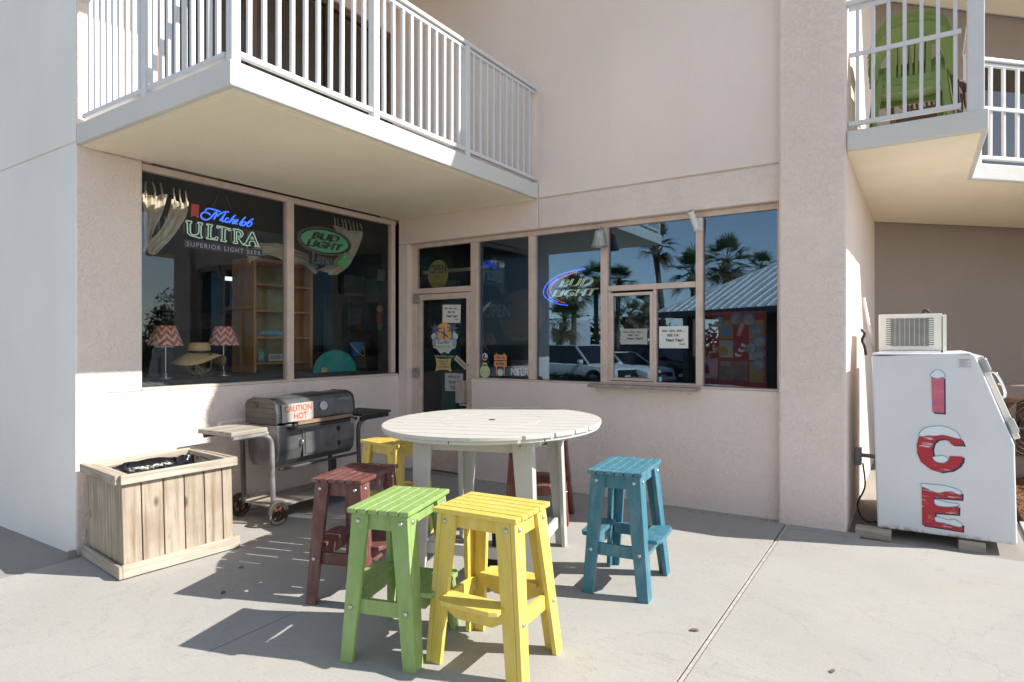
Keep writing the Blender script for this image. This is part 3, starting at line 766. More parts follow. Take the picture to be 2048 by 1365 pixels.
# frame tubes: bent legs that turn into the shelf supports
def bent(x, y_leg, sgn, zb=.02):
    pts = spline([(x,y_leg,zb),(x,y_leg,.45),(x,y_leg,.66),(x,y_leg+sgn*.02,.745),(x,y_leg+sgn*.09,.785),(x,y_leg+sgn*.20,.795),(x,y_leg+sgn*.36,.795)], 4)
    return G().tube(pts, .021, 10)
for x in (-.005, -D_+.005):
    bent(x, -.055, -1, .10).obj('frame_leg', TUBE if x > -.1 else mat('frame_tube_dark', (.10,.10,.10), .5, .5, var=.3), GR, 0, True)
    bent(x, L_+.055, 1).obj('frame_leg', mat('frame_tube_dark', (.10,.10,.10), .5, .5, var=.3), GR, 0, True)
G().box(-.46,.03,-.455,-.115,.815,.855).obj('side_shelf', SHELF, GR, .006)
G().box(.0,.022,-.43,-.10,.785,.814).obj('shelf_edge', TUBE, GR, .004)
G().box(-.46,.02,L_+.09,L_+.50,.815,.840).obj('side_shelf', mat('dark_shelf', (.045,.043,.045), .6, var=.3, vs=8), GR, .006)
G().box(.0,.024,L_+.07,L_+.46,.775,.814).obj('shelf_edge', BLACK, GR, .004)
G().box(-D_-.02,.03,-.06,L_+.06,.135,.150).obj('bottom_shelf', SHELF, GR, .004)
G().box(.0,.03,.0,L_+.05,.452,.474).obj('front_rail', mat('frame_tube_dark', (.10,.10,.10), .5, .5), GR, .004)
G().box(-.02,.012,.60,.64,.15,.452).obj('strut', BLACK, GR, .003)
TYRE = mat('grill_tyre', (.05,.05,.05), .8, var=.3, vs=10, spots=(.28,.28,.27), spot_scale=7, spot_lo=.55)
RUST = mat('rusty_rim', (.085,.04,.022), .8, .2, var=.5, vs=25, bump=.5, bs=50)
for x, sgn in ((.055, 1), (-D_-.055, -1)):
    wh = link('wheel', None, GR); wh.location = (x, -.055, .107); wh.rotation_euler = (0, R(90), 0)
    o = G().lathe([(.078,-.018),(.098,-.020),(.106,-.012),(.107,0),(.106,.012),(.098,.020),(.078,.018),(.074,0),(.078,-.018)], 32, None, False).obj('tyre', TYRE, wh, 0, True)
    g = G().lathe([(.079,-.013),(.079,.013),(.064,.013),(.064,-.013),(.079,-.013)], 32, None, False); g.lathe([(.022,-.022),(.022,.022)], 14)
    for k in range(5):
        a_ = k*2*math.pi/5; g.bar((.02*math.cos(a_), .02*math.sin(a_), 0), (.068*math.cos(a_), .068*math.sin(a_), 0), .026, .012)
    g.obj('rim', RUST, wh)
for x in (0, -D_):
    G().lathe([(.024,-.02),(.024,.05)], 12, Matrix.Translation((x, L_+.055, .0))).obj('foot_cap', BLACK, GR)

# ------------------------------------------------------------------ ice machine
IM = thing('ice_machine', 'tall white ice merchandiser with red ICE letters and sloped door', 'ice machine', (.1, 5.62, .055), 0)
def rusty_white(name):
    m, nt, b = nodes_of(name); v = coords(nt, False)
    c = ramp(nt, noise(nt, v, 2.0, 5), [(.3, (.70,.72,.74)), (.7, (.78,.79,.80))])
    geo = nt.nodes.new('ShaderNodeTexCoord'); sep = nt.nodes.new('ShaderNodeSeparateXYZ'); nt.links.new(geo.outputs['Object'], sep.inputs[0])
    low = ramp(nt, sep.outputs['Z'], [(.0, (1,1,1)), (.045, (0,0,0))])
    k = math_(nt, 'MULTIPLY', low, ramp(nt, noise(nt, v, 14, 6, .7), [(.47, (0,0,0)), (.58, (1,1,1))]))
    c = mixc(nt, k, c, (.24,.11,.05))
    c = mixc(nt, ramp(nt, noise(nt, v, 26, 4, .7), [(.73, (0,0,0)), (.77, (.8,.8,.8))]), c, (.50,.36,.22))
    nt.links.new(c, b.inputs['Base Color']); b.inputs['Roughness'].default_value = .38
    bumpn(nt, b, noise(nt, v, 3.5, 3), .12, .01); MATS[name] = m; return m
IW = rusty_white('ice_box_enamel')
IO = Vector((.1, 5.62, .055))
prof = [(-.293,.0),(-.335,1.335),(.288,1.372),(.322,1.35),(.545,.72),(.560,.012)]
pr = [(x-.1, z) for x, z in prof]
mm = Matrix(((1,0,0,0),(0,0,1,0),(0,1,0,0),(0,0,0,1)))
cab = G().prism(pr, 0, 1.25, mm).obj('cabinet', IW, IM, .016, seg=3)
# door on the sloping front, slightly proud, with chrome hinges and handle
CHR = mat('chrome', (.70,.71,.72), .16, 1.0, var=.05)
P0, P1 = Vector((.322-.1, 0, 1.345)), Vector((.545-.1, 0, .735)); dd = (P1-P0); nl = Vector((-dd.z, 0, dd.x)).normalized()
if nl.x < 0: nl = -nl
q0, q1 = P0 + dd*.02, P1 - dd*.02
drp = [(q0.x+nl.x*.003, q0.z+nl.z*.003), (q0.x+nl.x*.045, q0.z+nl.z*.045), (q1.x+nl.x*.045, q1.z+nl.z*.045), (q1.x+nl.x*.003, q1.z+nl.z*.003)]
dor = G().prism(drp, .055, 1.19, mm).obj('door', mat('door_cream', (.72,.70,.62), .4, var=.05), IM, .008)
for f, nm in ((.13, 'hinge'), (.83, 'hinge')):
    c_ = P0 + dd*f; g = G(); e = dd.normalized()
    a_, b_ = c_ - e*.05 + nl*.046, c_ + e*.05 + nl*.046
    g.tube(spline([tuple(a_-nl*.04+Vector((0,.03,0))), tuple(a_+Vector((0,.03,0))), tuple(c_+nl*.050+Vector((0,.03,0))), tuple(b_+Vector((0,.03,0))), tuple(b_-nl*.04+Vector((0,.03,0)))], 3), .006, 8)
    g.bar(tuple(c_-e*.05+nl*.028+Vector((0,.03,0))), tuple(c_+e*.05+nl*.028+Vector((0,.03,0))), .03, .03); g.obj(nm, CHR, dor, .003)
c_ = P0 + dd*.44; e = dd.normalized(); g = G()
for off in (0.0, .07):
    w_ = Vector((0, .62+off, 0))
    g.tube(spline([tuple(c_-e*.10+nl*.04+w_), tuple(c_-e*.10+nl*.10+w_), tuple(c_+nl*.115+w_), tuple(c_+e*.10+nl*.10+w_), tuple(c_+e*.10+nl*.04+w_)], 4), .008, 8)
g.bar(tuple(c_+nl*.105+Vector((0,.62,0))), tuple(c_+nl*.105+Vector((0,.69,0))), .03, .014)
g.obj('handle', CHR, dor, 0, True)
# top lip and condenser box with black strips standing in for the dark slot openings
G().box(-.43, .20, .0, 1.24, 1.347, 1.36).obj('top_lip', IW, IM, .004)
ac = G().box(-.405, .030, .40, .95, 1.375, 1.675).obj('condenser_box', mat('condenser_cream', (.74,.73,.67), .45, var=.05), IM, .008)
G().box(.034, .058, .385, .97, 1.362, 1.665).obj('side_cover', mat('condenser_cream', (.74,.73,.67), .45), ac, .004)
g = G()
for r_ in range(26):
    z = 1.415 + r_*.0088; o_ = (r_ % 2 == 0)
    x0, L2, n_ = (-.352, .066, 5) if not o_ else (-.319, .066, 4)
    for k in range(n_):
        g.box(x0 + k*.067, x0 + k*.067 + .060, .396, .401, z, z+.0042)
g.obj('dark_slot_strips', BLACK, ac)
G().box(-.40,.02,.30,.40,1.352,1.374).obj('condenser_foot', IW, ac, .003)
# printing on the cabinet side: navy shadow, red letter, snow cap with blue outline
NAVY = mat('navy_print', (.025,.025,.09), .5); 
def scratched(name, c):
    m, nt, b = nodes_of(name); v = coords(nt, False, (2, 2, 34)); f = noise(nt, v, 3.2, 6, .7)
    v2 = coords(nt, False, (1, 1, 1)); f2 = noise(nt, v2, 7, 3)
    k = math_(nt, 'MULTIPLY', ramp(nt, f, [(.56, (0,0,0)), (.60, (1,1,1))]), ramp(nt, f2, [(.50, (0,0,0)), (.58, (1,1,1))]))
    cc = mixc(nt, k, c, (.72,.73,.74)); nt.links.new(cc, b.inputs['Base Color']); b.inputs['Roughness'].default_value = .45; MATS[name] = m; return m
REDL = scratched('ice_red_print', (.46,.022,.035)); PINKL = mat('faded_ice_print', (.55,.13,.20), .45, var=.25, vs=3, stretch=(.5,1,4))
SNOW = mat('snow_print', (.78,.82,.84), .45); CYAN = mat('snow_outline', (.12,.42,.55), .45)
def px(x, y): p = onv(x, y, 5.615); return (p.x - .1, p.z - .055)
def lay(pts, d, name, m, th=.0012):
    mm_ = Matrix(((1,0,0,0),(0,0,-1,-d),(0,1,0,0),(0,0,0,1)))
    return G().prism(pts, 0, th, mm_).obj(name, m, cab)
def crop(pts, x0=1820, y0=730, k=130/507.): return [px(x0 + x*k, y0 + y*k) for x, y in pts]
I_ = [(165,95),(265,95),(268,378),(175,370)]
C_ = [(70,560),(52,620),(55,690),(85,760),(150,810),(240,838),(330,825),(385,790),(410,750),(412,716),(312,712),(300,745),(260,765),(215,760),(185,725),(172,660),(185,610),(215,585),(260,578),(300,590),(325,625),(422,630),(400,585),(370,560),(230,540),(150,545)]
E_ = [(90,955),(95,1250),(408,1300),(410,1245),(230,1215),(195,1190),(195,1155),(378,1168),(380,1105),(220,1085),(190,1060),(190,1035),(403,1052),(405,1000),(250,965)]
def offs(p, dx, dy): return [(x+dx, y+dy) for x, y in p]
def snow(pts, nm='snow_cap'):
    P = spline([(x, y, 0) for x, y in pts], 4, True); P2 = [(p.x, p.y) for p in P]
    o = lay(crop(P2), .0044, nm, SNOW)
    tp = [Vector((a_, -.0056, b_)) for a_, b_ in crop(P2)]
    G().tube(tp, .0021, 4, True).obj('outline', CYAN, o); return o
for nm, P, off, m in (('letter', I_, (12,12), PINKL), ('letter', C_, (16,10), REDL), ('letter', E_, (14,12), REDL)):
    lay(crop(offs(P, *off)), .0012, 'letter_shadow', NAVY); o = lay(crop(P), .0028, 'letter', m)
snow([(155,82),(175,62),(205,38),(245,50),(272,75),(270,95),(245,98),(215,108),(180,98)])
snow([(70,545),(90,515),(130,490),(190,480),(260,480),(320,500),(370,530),(392,575),(350,570),(260,548),(200,555),(140,552),(95,560)])
snow([(85,945),(100,925),(140,930),(200,935),(280,945),(350,965),(400,990),(395,1012),(360,1005),(330,990),(270,990),(225,1000),(175,985),(130,965)])
snow([(180,720),(220,712),(260,710),(300,735),(270,762),(225,762),(190,745)])
snow([(192,1050),(240,1060),(300,1075),(375,1085),(378,1100),(320,1108),(250,1105),(200,1090)])
snow([(195,1190),(240,1192),(300,1212),(340,1205),(405,1240),(395,1265),(340,1255),(270,1235),(205,1222)])
lb = G().box(.118,.198,-.0022,-.0004,1.255,1.325).obj('data_label', mat('label_paper', (.62,.63,.64), .6), cab)
g = G()
for k in range(7): g.box(.124+.004*(k%2), .19-.012*(k%3), -.003, -.0024, 1.318-k*.0085, 1.3205-k*.0085)
g.obj('print', mat('label_print', (.2,.2,.2), .7), lb)
for (u0,u1,v0) in ((-.42,.0,5.54),(.22,.38,5.60)):
    p_ = tag(G().box(u0 if u0>-.3 else -.44, u1 if u1>.1 else -.20, v0, v0+.12, -.02, .052).obj('timber_block', WX, None, .004), 'timber block under the %s end of the ice machine' % ('left' if u0 < 0 else 'right'), 'timber block', 'timber blocks under the ice machine')
# ------------------------------------------------------------------ things in the shop window (behind the left glass)
PU_ = UL - .30
NEONB = emit('neon_blue', (.05, .16, 1.0), 1.15); NEONR = emit('neon_red', (.9, .05, .03), .6); NEONY = emit('neon_pale', (.62, .70, .46), .60); NEONG = emit('neon_white_green', (.42, .62, .46), .42)
DIMT = mat('unlit_neon_tube', (.23,.20,.17), .3)
DPL = mat('sign_black_board', (.012,.011,.011), .4)
def trace(pts, x0, y0, k, plane, val):
    f = onu if plane == 'u' else onv
    return [f(x0 + x*k, y0 + y*k, val) for x, y in pts]
def neon(strokes, x0, y0, k, plane, val, r, name, m, par, org, smooth=True, kk=4):
    g = G()
    for st in strokes:
        P = trace(st, x0, y0, k, plane, val)
        P = spline([tuple(p) for p in P], kk) if smooth else P
        g.tube([p - org for p in P], r, 6)
    return g.obj(name, m, par, 0, True)
# --- script-and-block beer sign
org = onu(440, 470, PU_)
s = thing('neon_sign', 'blue script and pale green block-letter neon beer sign in shop window', 'neon sign', org, 0, 'neon beer signs')
K = 180/2048.
M_ = [[(575,362),(600,328),(650,315),(720,322),(800,345),(920,385)],
 [(690,465),(645,420),(580,400),(520,410),(478,460),(490,520),(540,558),(610,568),(680,540),(740,480),(800,410),(830,395),(840,420),(810,490),(770,560)],
 [(850,490),(900,440),(980,405),(1050,390),(1110,390)],[(1040,420),(990,480),(930,560),(900,590)],
 [(1000,470),(965,550),(958,595),(980,610),(1005,595)],[(1112,548),(1075,530),(1035,565),(1028,610),(1065,628),(1110,600)],
 [(1260,470),(1190,530),(1150,590),(1120,640)],[(1145,605),(1195,560),(1230,570),(1205,620),(1195,655),(1228,650)],
 [(1260,625),(1312,600),(1308,570),(1278,572),(1250,610),(1255,655),(1305,662)],[(1490,510),(1420,580),(1370,640),(1358,680),(1392,690)],
 [(1462,610),(1412,640),(1405,690),(1440,702),(1492,660),(1497,612)],[(1665,550),(1580,600),(1530,660),(1525,708),(1562,720),(1612,690),(1635,640),(1600,622),(1545,655)]]
neon(M_, 360, 390, K, 'u', PU_, .0068, 'script_tube', NEONB, s, org)
U_ = [[(140,590),(270,605),(265,640),(235,660),(235,850),(270,905),(340,920),(400,900),(428,860),(432,670),(400,645),(400,625),(515,650),(510,680),(480,700),(478,930),(512,965),(495,985),(430,980),(350,958),(240,930),(172,870),(165,640),(140,615),(140,590)],
 [(610,665),(745,690),(740,715),(705,730),(700,960),(740,995),(800,990),(820,960),(860,965),(855,1035),(600,995),(600,975),(640,960),(645,700),(610,685),(610,665)],
 [(845,705),(1150,775),(1150,810),(1130,825),(1090,790),(1030,785),(1020,1020),(1060,1055),(1050,1075),(925,1050),(925,1035),(955,1010),(960,765),(900,745),(860,765),(835,750),(845,705)],
 [(1450,1140),(1410,1110),(1330,990),(1400,960),(1440,890),(1410,830),(1320,790),(1205,780),(1205,800),(1240,820),(1240,1060),(1210,1080),(1215,1105),(1320,1110),(1300,1070),(1290,1060),(1290,830),(1350,850),(1385,890),(1370,940),(1320,945)],
 [(1430,1140),(1500,1090),(1630,850),(1660,850),(1780,1140),(1810,1190),(1700,1165),(1720,1140),(1690,1060),(1590,1060),(1570,1110),(1600,1140),(1590,1160),(1430,1140)],[(1640,960),(1672,1010),(1608,1010),(1640,960)]]
neon(U_, 360, 390, K, 'u', PU_, .0058, 'block_letter_tube', NEONG, s, org, False)
neon([[(90,620),(90,860)],[(345,640),(345,900)],[(375,640),(375,900)],[(570,740),(570,980)],[(600,740),(600,960)],[(890,780),(890,1020)],[(920,780),(920,1000)],[(1170,800),(1170,1060)],[(1580,830),(1500,1060)]], 360, 390, K, 'u', PU_-.02, .003, 'tube_support', mat('support_glass', (.25,.25,.3), .2), s, org, False)
a0, a1 = onu(368, 480, PU_-.03) - org, onu(522, 507, PU_-.03) - org
bz = a0.z - .005
bd = G().box(-.034, -.026, a0.y, a1.y+.01, bz-.062, bz+.012).obj('lettered_band', mat('sign_purple', (.035,.03,.085), .4), s)
me = fit_text(make_text('SUPERIOR LIGHT BEER', spacing=1.25, offset=.012), a0.y+.02, a1.y-.005, bz-.050, bz-.006, at(MU, (-.0245,0,0)), mat('sign_lettering', (.62,.60,.62), .5)); link('lettering', me, bd)
rb = [onu(x, y, PU_-.01)-org for x, y in ((383,408),(398,410),(397,438),(389,432),(382,435))]
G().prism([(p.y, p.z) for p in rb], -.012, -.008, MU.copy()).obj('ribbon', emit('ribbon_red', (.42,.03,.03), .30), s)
g = G()
for (xa, ya, xb, yb) in ((437,388,426,414),(452,391,462,419)):
    g.tube([onu(xa, ya, PU_)-org, onu(xb, yb, PU_)-org], .002, 4)
g.obj('hanging_wire', DIMT, s)
# --- oval green board with lime wedge
org = onu(648, 490, PU_)
s = thing('beer_sign', 'unlit green oval beer sign with lime wedge and added glow in right pane of shop window', 'beer sign', org, 0, 'neon beer signs')
c0 = onu(648, 483, PU_) - org; hw = (onu(703, 490, PU_).y - onu(594, 478, PU_).y)/2; hh = .155
cy = (onu(703, 490, PU_).y + onu(594, 478, PU_).y)/2 - org.y
def ell(a_, b_, n=40): return [(cy + a_*math.cos(2*math.pi*i/n), c0.z + b_*math.sin(2*math.pi*i/n)) for i in range(n)]
G().prism(ell(hw, hh), -.02, -.005, MU.copy()).obj('oval_board', DPL, s)
G().prism(ell(hw*.86, hh*.80), -.004, .0, MU.copy()).obj('green_face', emit('sign_green_glow', (.07,.30,.15), .18), s)  # faint emission added to brighten the face of the unlit sign
for k_ in (.99, .94): G().tube([Vector((.004, y, z)) for y, z in ell(hw*k_, hh*k_)], .004, 5, True).obj('border_tube', DIMT, s)
TB = mat('sign_brown_letters', (.06,.035,.03), .4)
me = fit_text(make_text('BUD', shear=.3, outline=.022), cy-hw*.52, cy+hw*.50, c0.z+.006, c0.z+.088, at(MU, (.006,0,0)), TB); link('lettering', me, s)
me = fit_text(make_text('LIGHT', shear=.3, outline=.022), cy-hw*.70, cy+hw*.64, c0.z-.085, c0.z-.006, at(MU, (.006,0,0)), TB); link('lettering', me, s)
lm = [onu(x, y, PU_)-org for x, y in ((619,500),(622,527),(640,531),(668,531),(672,512),(664,503))]
lo = G().prism([(p.y, p.z) for p in lm], -.03, -.014, MU.copy()).obj('lower_board', DPL, s)
p0, p1 = onu(624, 528, PU_)-org, onu(664, 509, PU_)-org
me = fit_text(make_text('Lime', shear=.15, outline=.018), p0.y, p1.y, p0.z+.005, p1.z, at(MU, (-.010,0,0)), DIMT); link('lettering', me, lo)
lc = onu(683, 518, PU_) - org
LIME = emit('lime_green_glow', (.05,.33,.09), .2); LIM2 = mat('lime_pith', (.30,.50,.22), .5)  # the wedge gets the same added glow
wd_ = G().prism([(lc.y, lc.z)] + [(lc.y + .095*math.cos(R(t_)), lc.z + .095*math.sin(R(t_))) for t_ in range(-150, 61, 14)], .0, .012, MU.copy()).obj('lime_wedge', LIME, s)
g = G()
for t_ in range(-135, 60, 30): g.bar((.014, lc.y, lc.z), (.014, lc.y+.08*math.cos(R(t_)), lc.z+.08*math.sin(R(t_))), .004, .002, (1,0,0))
g.tube([(.014, lc.y+.093*math.cos(R(t_)), lc.z+.093*math.sin(R(t_))) for t_ in range(-150, 61, 10)], .004, 5); g.obj('segment_lines', LIM2, wd_)
# --- display platform
plt_z = 1.155
tag(G().box(-6.9, UL-.26, 2.45, 5.55, -.2, plt_z).obj('display_platform', mat('platform_cloth', (.035,.036,.042), .8, var=.3), None, .01), 'dark display platform behind the shop window', 'platform')
# --- chevron lamps
def chevron(name):
    m, nt, b = nodes_of(name); tc = nt.nodes.new('ShaderNodeTexCoord'); sp = nt.nodes.new('ShaderNodeSeparateXYZ'); nt.links.new(tc.outputs['Object'], sp.inputs[0])
    ang = math_(nt, 'ARCTAN2', sp.outputs['Y'], sp.outputs['X']); fr_ = math_(nt, 'FRACT', math_(nt, 'MULTIPLY', ang, 8/6.2832))
    tri = math_(nt, 'ABSOLUTE', math_(nt, 'SUBTRACT', fr_, .5)); h = math_(nt, 'ADD', math_(nt, 'MULTIPLY', sp.outputs['Z'], 15.0), math_(nt, 'MULTIPLY', tri, 1.7))
    k = math_(nt, 'GREATER_THAN', math_(nt, 'FRACT', h), .45)
    nt.links.new(mixc(nt, k, (.70,.62,.55), (.75,.12,.07)), b.inputs['Base Color']); b.inputs['Roughness'].default_value = .8; MATS[name] = m; return m
CHEV = chevron('coral_chevron_fabric')
STEEL = mat('brushed_steel', (.55,.55,.55), .3, .9)
def lamp(x, yb, yt, ybase, u, label):
    b_ = onu(x, ybase, u); t_ = onu(x, yt, u); m_ = onu(x, yb, u)
    L = thing('table_lamp', label, 'lamp', (u, b_.y, plt_z), 0, 'coral chevron lamps in the shop window')
    zt, zb = t_.z - plt_z, m_.z - plt_z
    G().lathe([(.155, zb), (.085, zt)], 28, None, False).obj('lamp_shade', CHEV, L, 0, True)
    G().lathe([(.006, .03), (.006, zb+.05)], 10).obj('stem', STEEL, L)
    G().lathe([(.06, 0), (.06, .008), (.018, .016), (.022, .035), (.016, .05), (.006, .055)], 20).obj('base', STEEL, L)
    return L
lamp(331, 692, 652, 748, -5.98, 'coral chevron table lamp at the left edge of the shop window')
lamp(447, 691, 654, 742, -6.02, 'coral chevron table lamp beside the tall wooden bookcase')
# --- straw hat on a rope ball
hc = onu(397, 728, -5.92)
bl = thing('rope_ball', 'open rope lattice ball carrying the straw hat in the window', 'rope ball', (hc.x, hc.y, plt_z), 0)
ROPE = mat('rope', (.30,.21,.12), .8, var=.3, vs=20)
g = G(); rb_ = .115
for k in range(9):
    ax = Vector((random.gauss(0,1), random.gauss(0,1), random.gauss(0,1))).normalized(); e1 = ax.orthogonal().normalized(); e2 = ax.cross(e1)
    g.tube([Vector((0,0,rb_+.02)) + (e1*math.cos(t_) + e2*math.sin(t_))*rb_ for t_ in [i*2*math.pi/28 for i in range(28)]], .0075, 6, True)
g.obj('lattice', ROPE, bl, 0, True)
G().lathe([(.04,0),(.045,.012),(.03,.025)], 16).obj('foot_ring', mat('brass', (.6,.45,.2), .3, .9), bl)
ht = thing('straw_hat', 'wide-brimmed straw hat with dark band in the shop window', 'hat', (hc.x, hc.y+.01, plt_z+.185), R(12))
STRAW = mat('straw', (.68,.47,.25), .75, var=.15, vs=40, bump=.5, bs=140, bd=.002)
g = G(); n = 48; rr = [(.10,.052),(.125,.045),(.17,.03),(.225,.0)]
vs, fs = [], []
for k, (r_, z_) in enumerate(rr):
    for j in range(n):
        a_ = 2*math.pi*j/n; wv = (.045*math.cos(2*a_ - .2) + .02*math.sin(3*a_)) * (k/3.)**1.3
        vs.append((r_*1.0*math.cos(a_), r_*1.12*math.sin(a_), z_ - .03*(k/3.) + wv))
for k in range(3):
    for j in range(n): fs.append((k*n+j, k*n+(j+1)%n, (k+1)*n+(j+1)%n, (k+1)*n+j))
br_ = g.add(vs, fs).obj('brim', STRAW, ht, 0, True); sm = br_.modifiers.new('t','SOLIDIFY'); sm.thickness = .004
G().lathe([(.102,.045),(.100,.10),(.094,.145),(.080,.158),(.02,.15)], 32).obj('crown', STRAW, ht, 0, True)
G().lathe([(.1035,.048),(.1030,.078)], 32, None, False).obj('hat_band', BLACK, ht, 0, True)
me = fit_text(make_text('Beach', shear=.4, offset=.01), -.10, .10, -.012, .03, at(Matrix.Rotation(R(0),4,'Z') @ MU, (.165,.05,.018)), BLACK); link('lettering', me, ht)
# --- bookcase
BW = wood('bookcase_wood', (.62,.30,.10), (.42,.19,.06), .5, 'z', knots=False, bump=.1)
BWL = mat('bookcase_inner', (.36,.32,.14), .6, var=.15)
uf = -6.25
y0, y1 = onu(508, 600, uf).y, onu(626, 600, uf).y; zt = onu(515, 517, uf).z; zb = plt_z - .2
bk = thing('bookcase', 'tall orange wood bookcase with open shelves inside the shop window', 'bookcase', (uf, y0, plt_z), 0)
def bp(x0,x1,ya,yb,z0,z1,name,m=BW): return G().box(x0,x1,ya,yb,z0-plt_z,z1-plt_z).obj(name, m, bk, .006)
W_ = y1-y0; dp_ = .42
bp(-dp_, 0, 0, .035, plt_z, zt-.03, 'side_panel'); bp(-dp_, 0, W_-.035, W_, plt_z, zt-.03, 'side_panel')
bp(-dp_, -.002, .0, W_, zt-.03, zt+.01, 'top_panel'); bp(-dp_, -dp_+.012, .036, W_-.036, plt_z, zt-.031, 'back_panel', BWL)
for yp in (568, 620, 673, 724):
    z_ = onu(545, yp+2, uf).z; bp(-dp_+.013, -.004, .036, W_-.036, z_-.016, z_+.004, 'shelf')
def shelf_sign(x0, x1, yt, yb, txt, m, tm, label, du=-.06):
    a_, b_ = onu(x0, yb, uf+du), onu(x1, yt, uf+du)
    t_ = tag(G().box(uf+du-.02, uf+du, a_.y, b_.y, a_.z, b_.z).obj('shelf_sign', m, None, .003), label, 'sign')
    me = fit_text(make_text(txt, offset=.01), a_.y+.02, b_.y-.02, a_.z+(b_.z-a_.z)*.25, a_.z+(b_.z-a_.z)*.75, at(MU, (uf+du+.0015,0,0)), tm); link('lettering', me, t_)
TL = mat('sign_teal', (.10,.26,.32), .6, var=.15); CRM = mat('sign_cream', (.52,.50,.42), .6, var=.1); DKT = mat('dark_lettering', (.05,.05,.05), .6); LTT = mat('pale_lettering', (.55,.58,.55), .6)
shelf_sign(519, 570, 661, 672, 'LIFE IS BETTER AT THE BEACH', TL, LTT, 'long teal sign on the third shelf of the bookcase')
shelf_sign(517, 530, 699, 723, 'LAKE', TL, LTT, 'small teal block sign on the lowest visible shelf')
shelf_sign(538, 578, 708, 723, 'SHOES OFF', CRM, DKT, 'cream SHOES OFF sign on the lowest visible shelf')
# --- teal skimboard, bucket
sc_ = onu(671, 727, -5.72); wv_ = (onu(714, 740, -5.72).y - onu(628, 745, -5.72).y)/2; zt = onu(671, 697, -5.72).z
sb = thing('skimboard', 'teal oval skimboard standing in the right pane of shop window', 'skimboard', (-5.72, sc_.y, plt_z), 0)
P = [(wv_*math.cos(R(t_)), max(-.12, (zt-plt_z)*.93*math.sin(R(t_))+.0)) for t_ in range(-20, 201, 8)]
G().prism(P, -.012, .0, MU.copy()).obj('board', mat('skim_teal', (.03,.30,.29), .35, var=.1), sb, .004)
G().prism([(-wv_*.52+.045*math.cos(a_), .02+.04*math.sin(a_)) for a_ in [i*.7 for i in range(9)]], .001, .003, MU.copy()).obj('decal', mat('decal_cream', (.6,.5,.25), .5), sb)
bc = onu(712, 698, -6.05)
bu = thing('toy_bucket', 'small blue toy bucket with yellow handle beside the skimboard', 'bucket', (bc.x, bc.y, bc.z-.09), 0)
G().lathe([(.065,0),(.095,.16),(.10,.165),(.10,.175),(.09,.172),(.06,.01)], 24, None, False).obj('pail', mat('bucket_blue', (.02,.17,.42), .4), bu, 0, True)
G().tube(spline([(.0,-.098,.16),(.10,-.06,.05),(.11,.04,.0),(.02,.098,.16)], 6), .005, 6).obj('handle', mat('bucket_yellow', (.75,.5,.04), .4), bu, 0, True)
tag(G().box(bc.x-.12, bc.x+.12, bc.y-.2, bc.y+.35, plt_z+.001, bc.z-.091).obj('display_plinth', mat('plinth_dark', (.03,.028,.03), .7), None, .006), 'dark plinth under the blue toy bucket', 'plinth')
# --- burlap curtains (swagged sheets with folds)
BUR = mat('burlap', (.66,.56,.43), .9, var=.15, vs=30, bump=.5, bs=120, bd=.003)
def sheet(name, label, rows, u, folds=7, amp=.028, cat='curtain', group='burlap curtains behind the shop window'):
    """rows: list of [(xl,yl),(xr,yr)] in the window plane, from top to bottom"""
    A = [(onu(*l, u), onu(*r_, u)) for l, r_ in rows]; nA = 8
    fine = []
    Ls = spline([tuple(a_) for a_, _ in A], nA); Rs = spline([tuple(b_) for _, b_ in A], nA)
    o0 = sum((p for p in Ls), Vector())/len(Ls); n = 44; vs, fs = [], []
    for i, (a_, b_) in enumerate(zip(Ls, Rs)):
        for j in range(n+1):
            t_ = j/n; p = a_.lerp(b_, t_) - o0
            f = math.sin(t_*folds*6.283 + i*.10) * amp + math.sin(t_*folds*2.3*6.283+1)*amp*.3 + random.uniform(-.003,.003)
            vs.append((p.x + f, p.y + random.uniform(-.002,.002), p.z + .012*math.sin(t_*9+i*.35)))
    m_ = n+1
    for i in range(len(Ls)-1):
        for j in range(n): fs.append((i*m_+j, i*m_+j+1, (i+1)*m_+j+1, (i+1)*m_+j))
    o = G().add(vs, fs).obj(name, BUR, None, 0, True); o.location = o0; tag(o, label, cat, group)
    md = o.modifiers.new('t','SOLIDIFY'); md.thickness = .003
    # tabs over the rod
    (a_, b_) = A[0]; k = max(3, int((b_-a_).length/.06)); g = G()
    for j in range(k):
        p = a_.lerp(b_, (j+.5)/k); p = p - o0
        g.tube(spline([(p.x+.02, p.y, p.z-.03), (p.x+.012, p.y+random.uniform(-.01,.01), p.z+.05), (p.x-.005, p.y+random.uniform(-.015,.015), p.z+.115)], 3), .008, 5)
    tb = g.obj('curtain_tabs', BUR, o, 0, True); return o
sheet('curtain', 'burlap curtain gathered at the far left of the shop window', [((282,388),(332,392)),((284,420),(322,426)),((286,470),(306,468)),((288,500),(298,498))], -5.85, 2.3, .020)
sheet('curtain', 'burlap curtain tied back beside the blue script neon sign', [((342,400),(378,408)),((336,425),(374,432)),((316,462),(352,470)),((290,492),(322,496)),((286,500),(310,512))], -5.82, 2.6, .020)
sheet('curtain', 'burlap curtain behind the green oval beer sign', [((664,452),(725,466)),((672,470),(723,480)),((684,500),(712,508)),((660,528),(700,530)),((628,540),(676,552))], -5.88, 3.4, .020)
sheet('curtain', 'burlap swag hanging over the top of the bookcase', [((494,508),(498,526)),((515,488),(517,512)),((540,486),(543,514)),((575,496),(577,524)),((612,506),(608,533)),((640,522),(632,548))], -5.95, 3, .022)
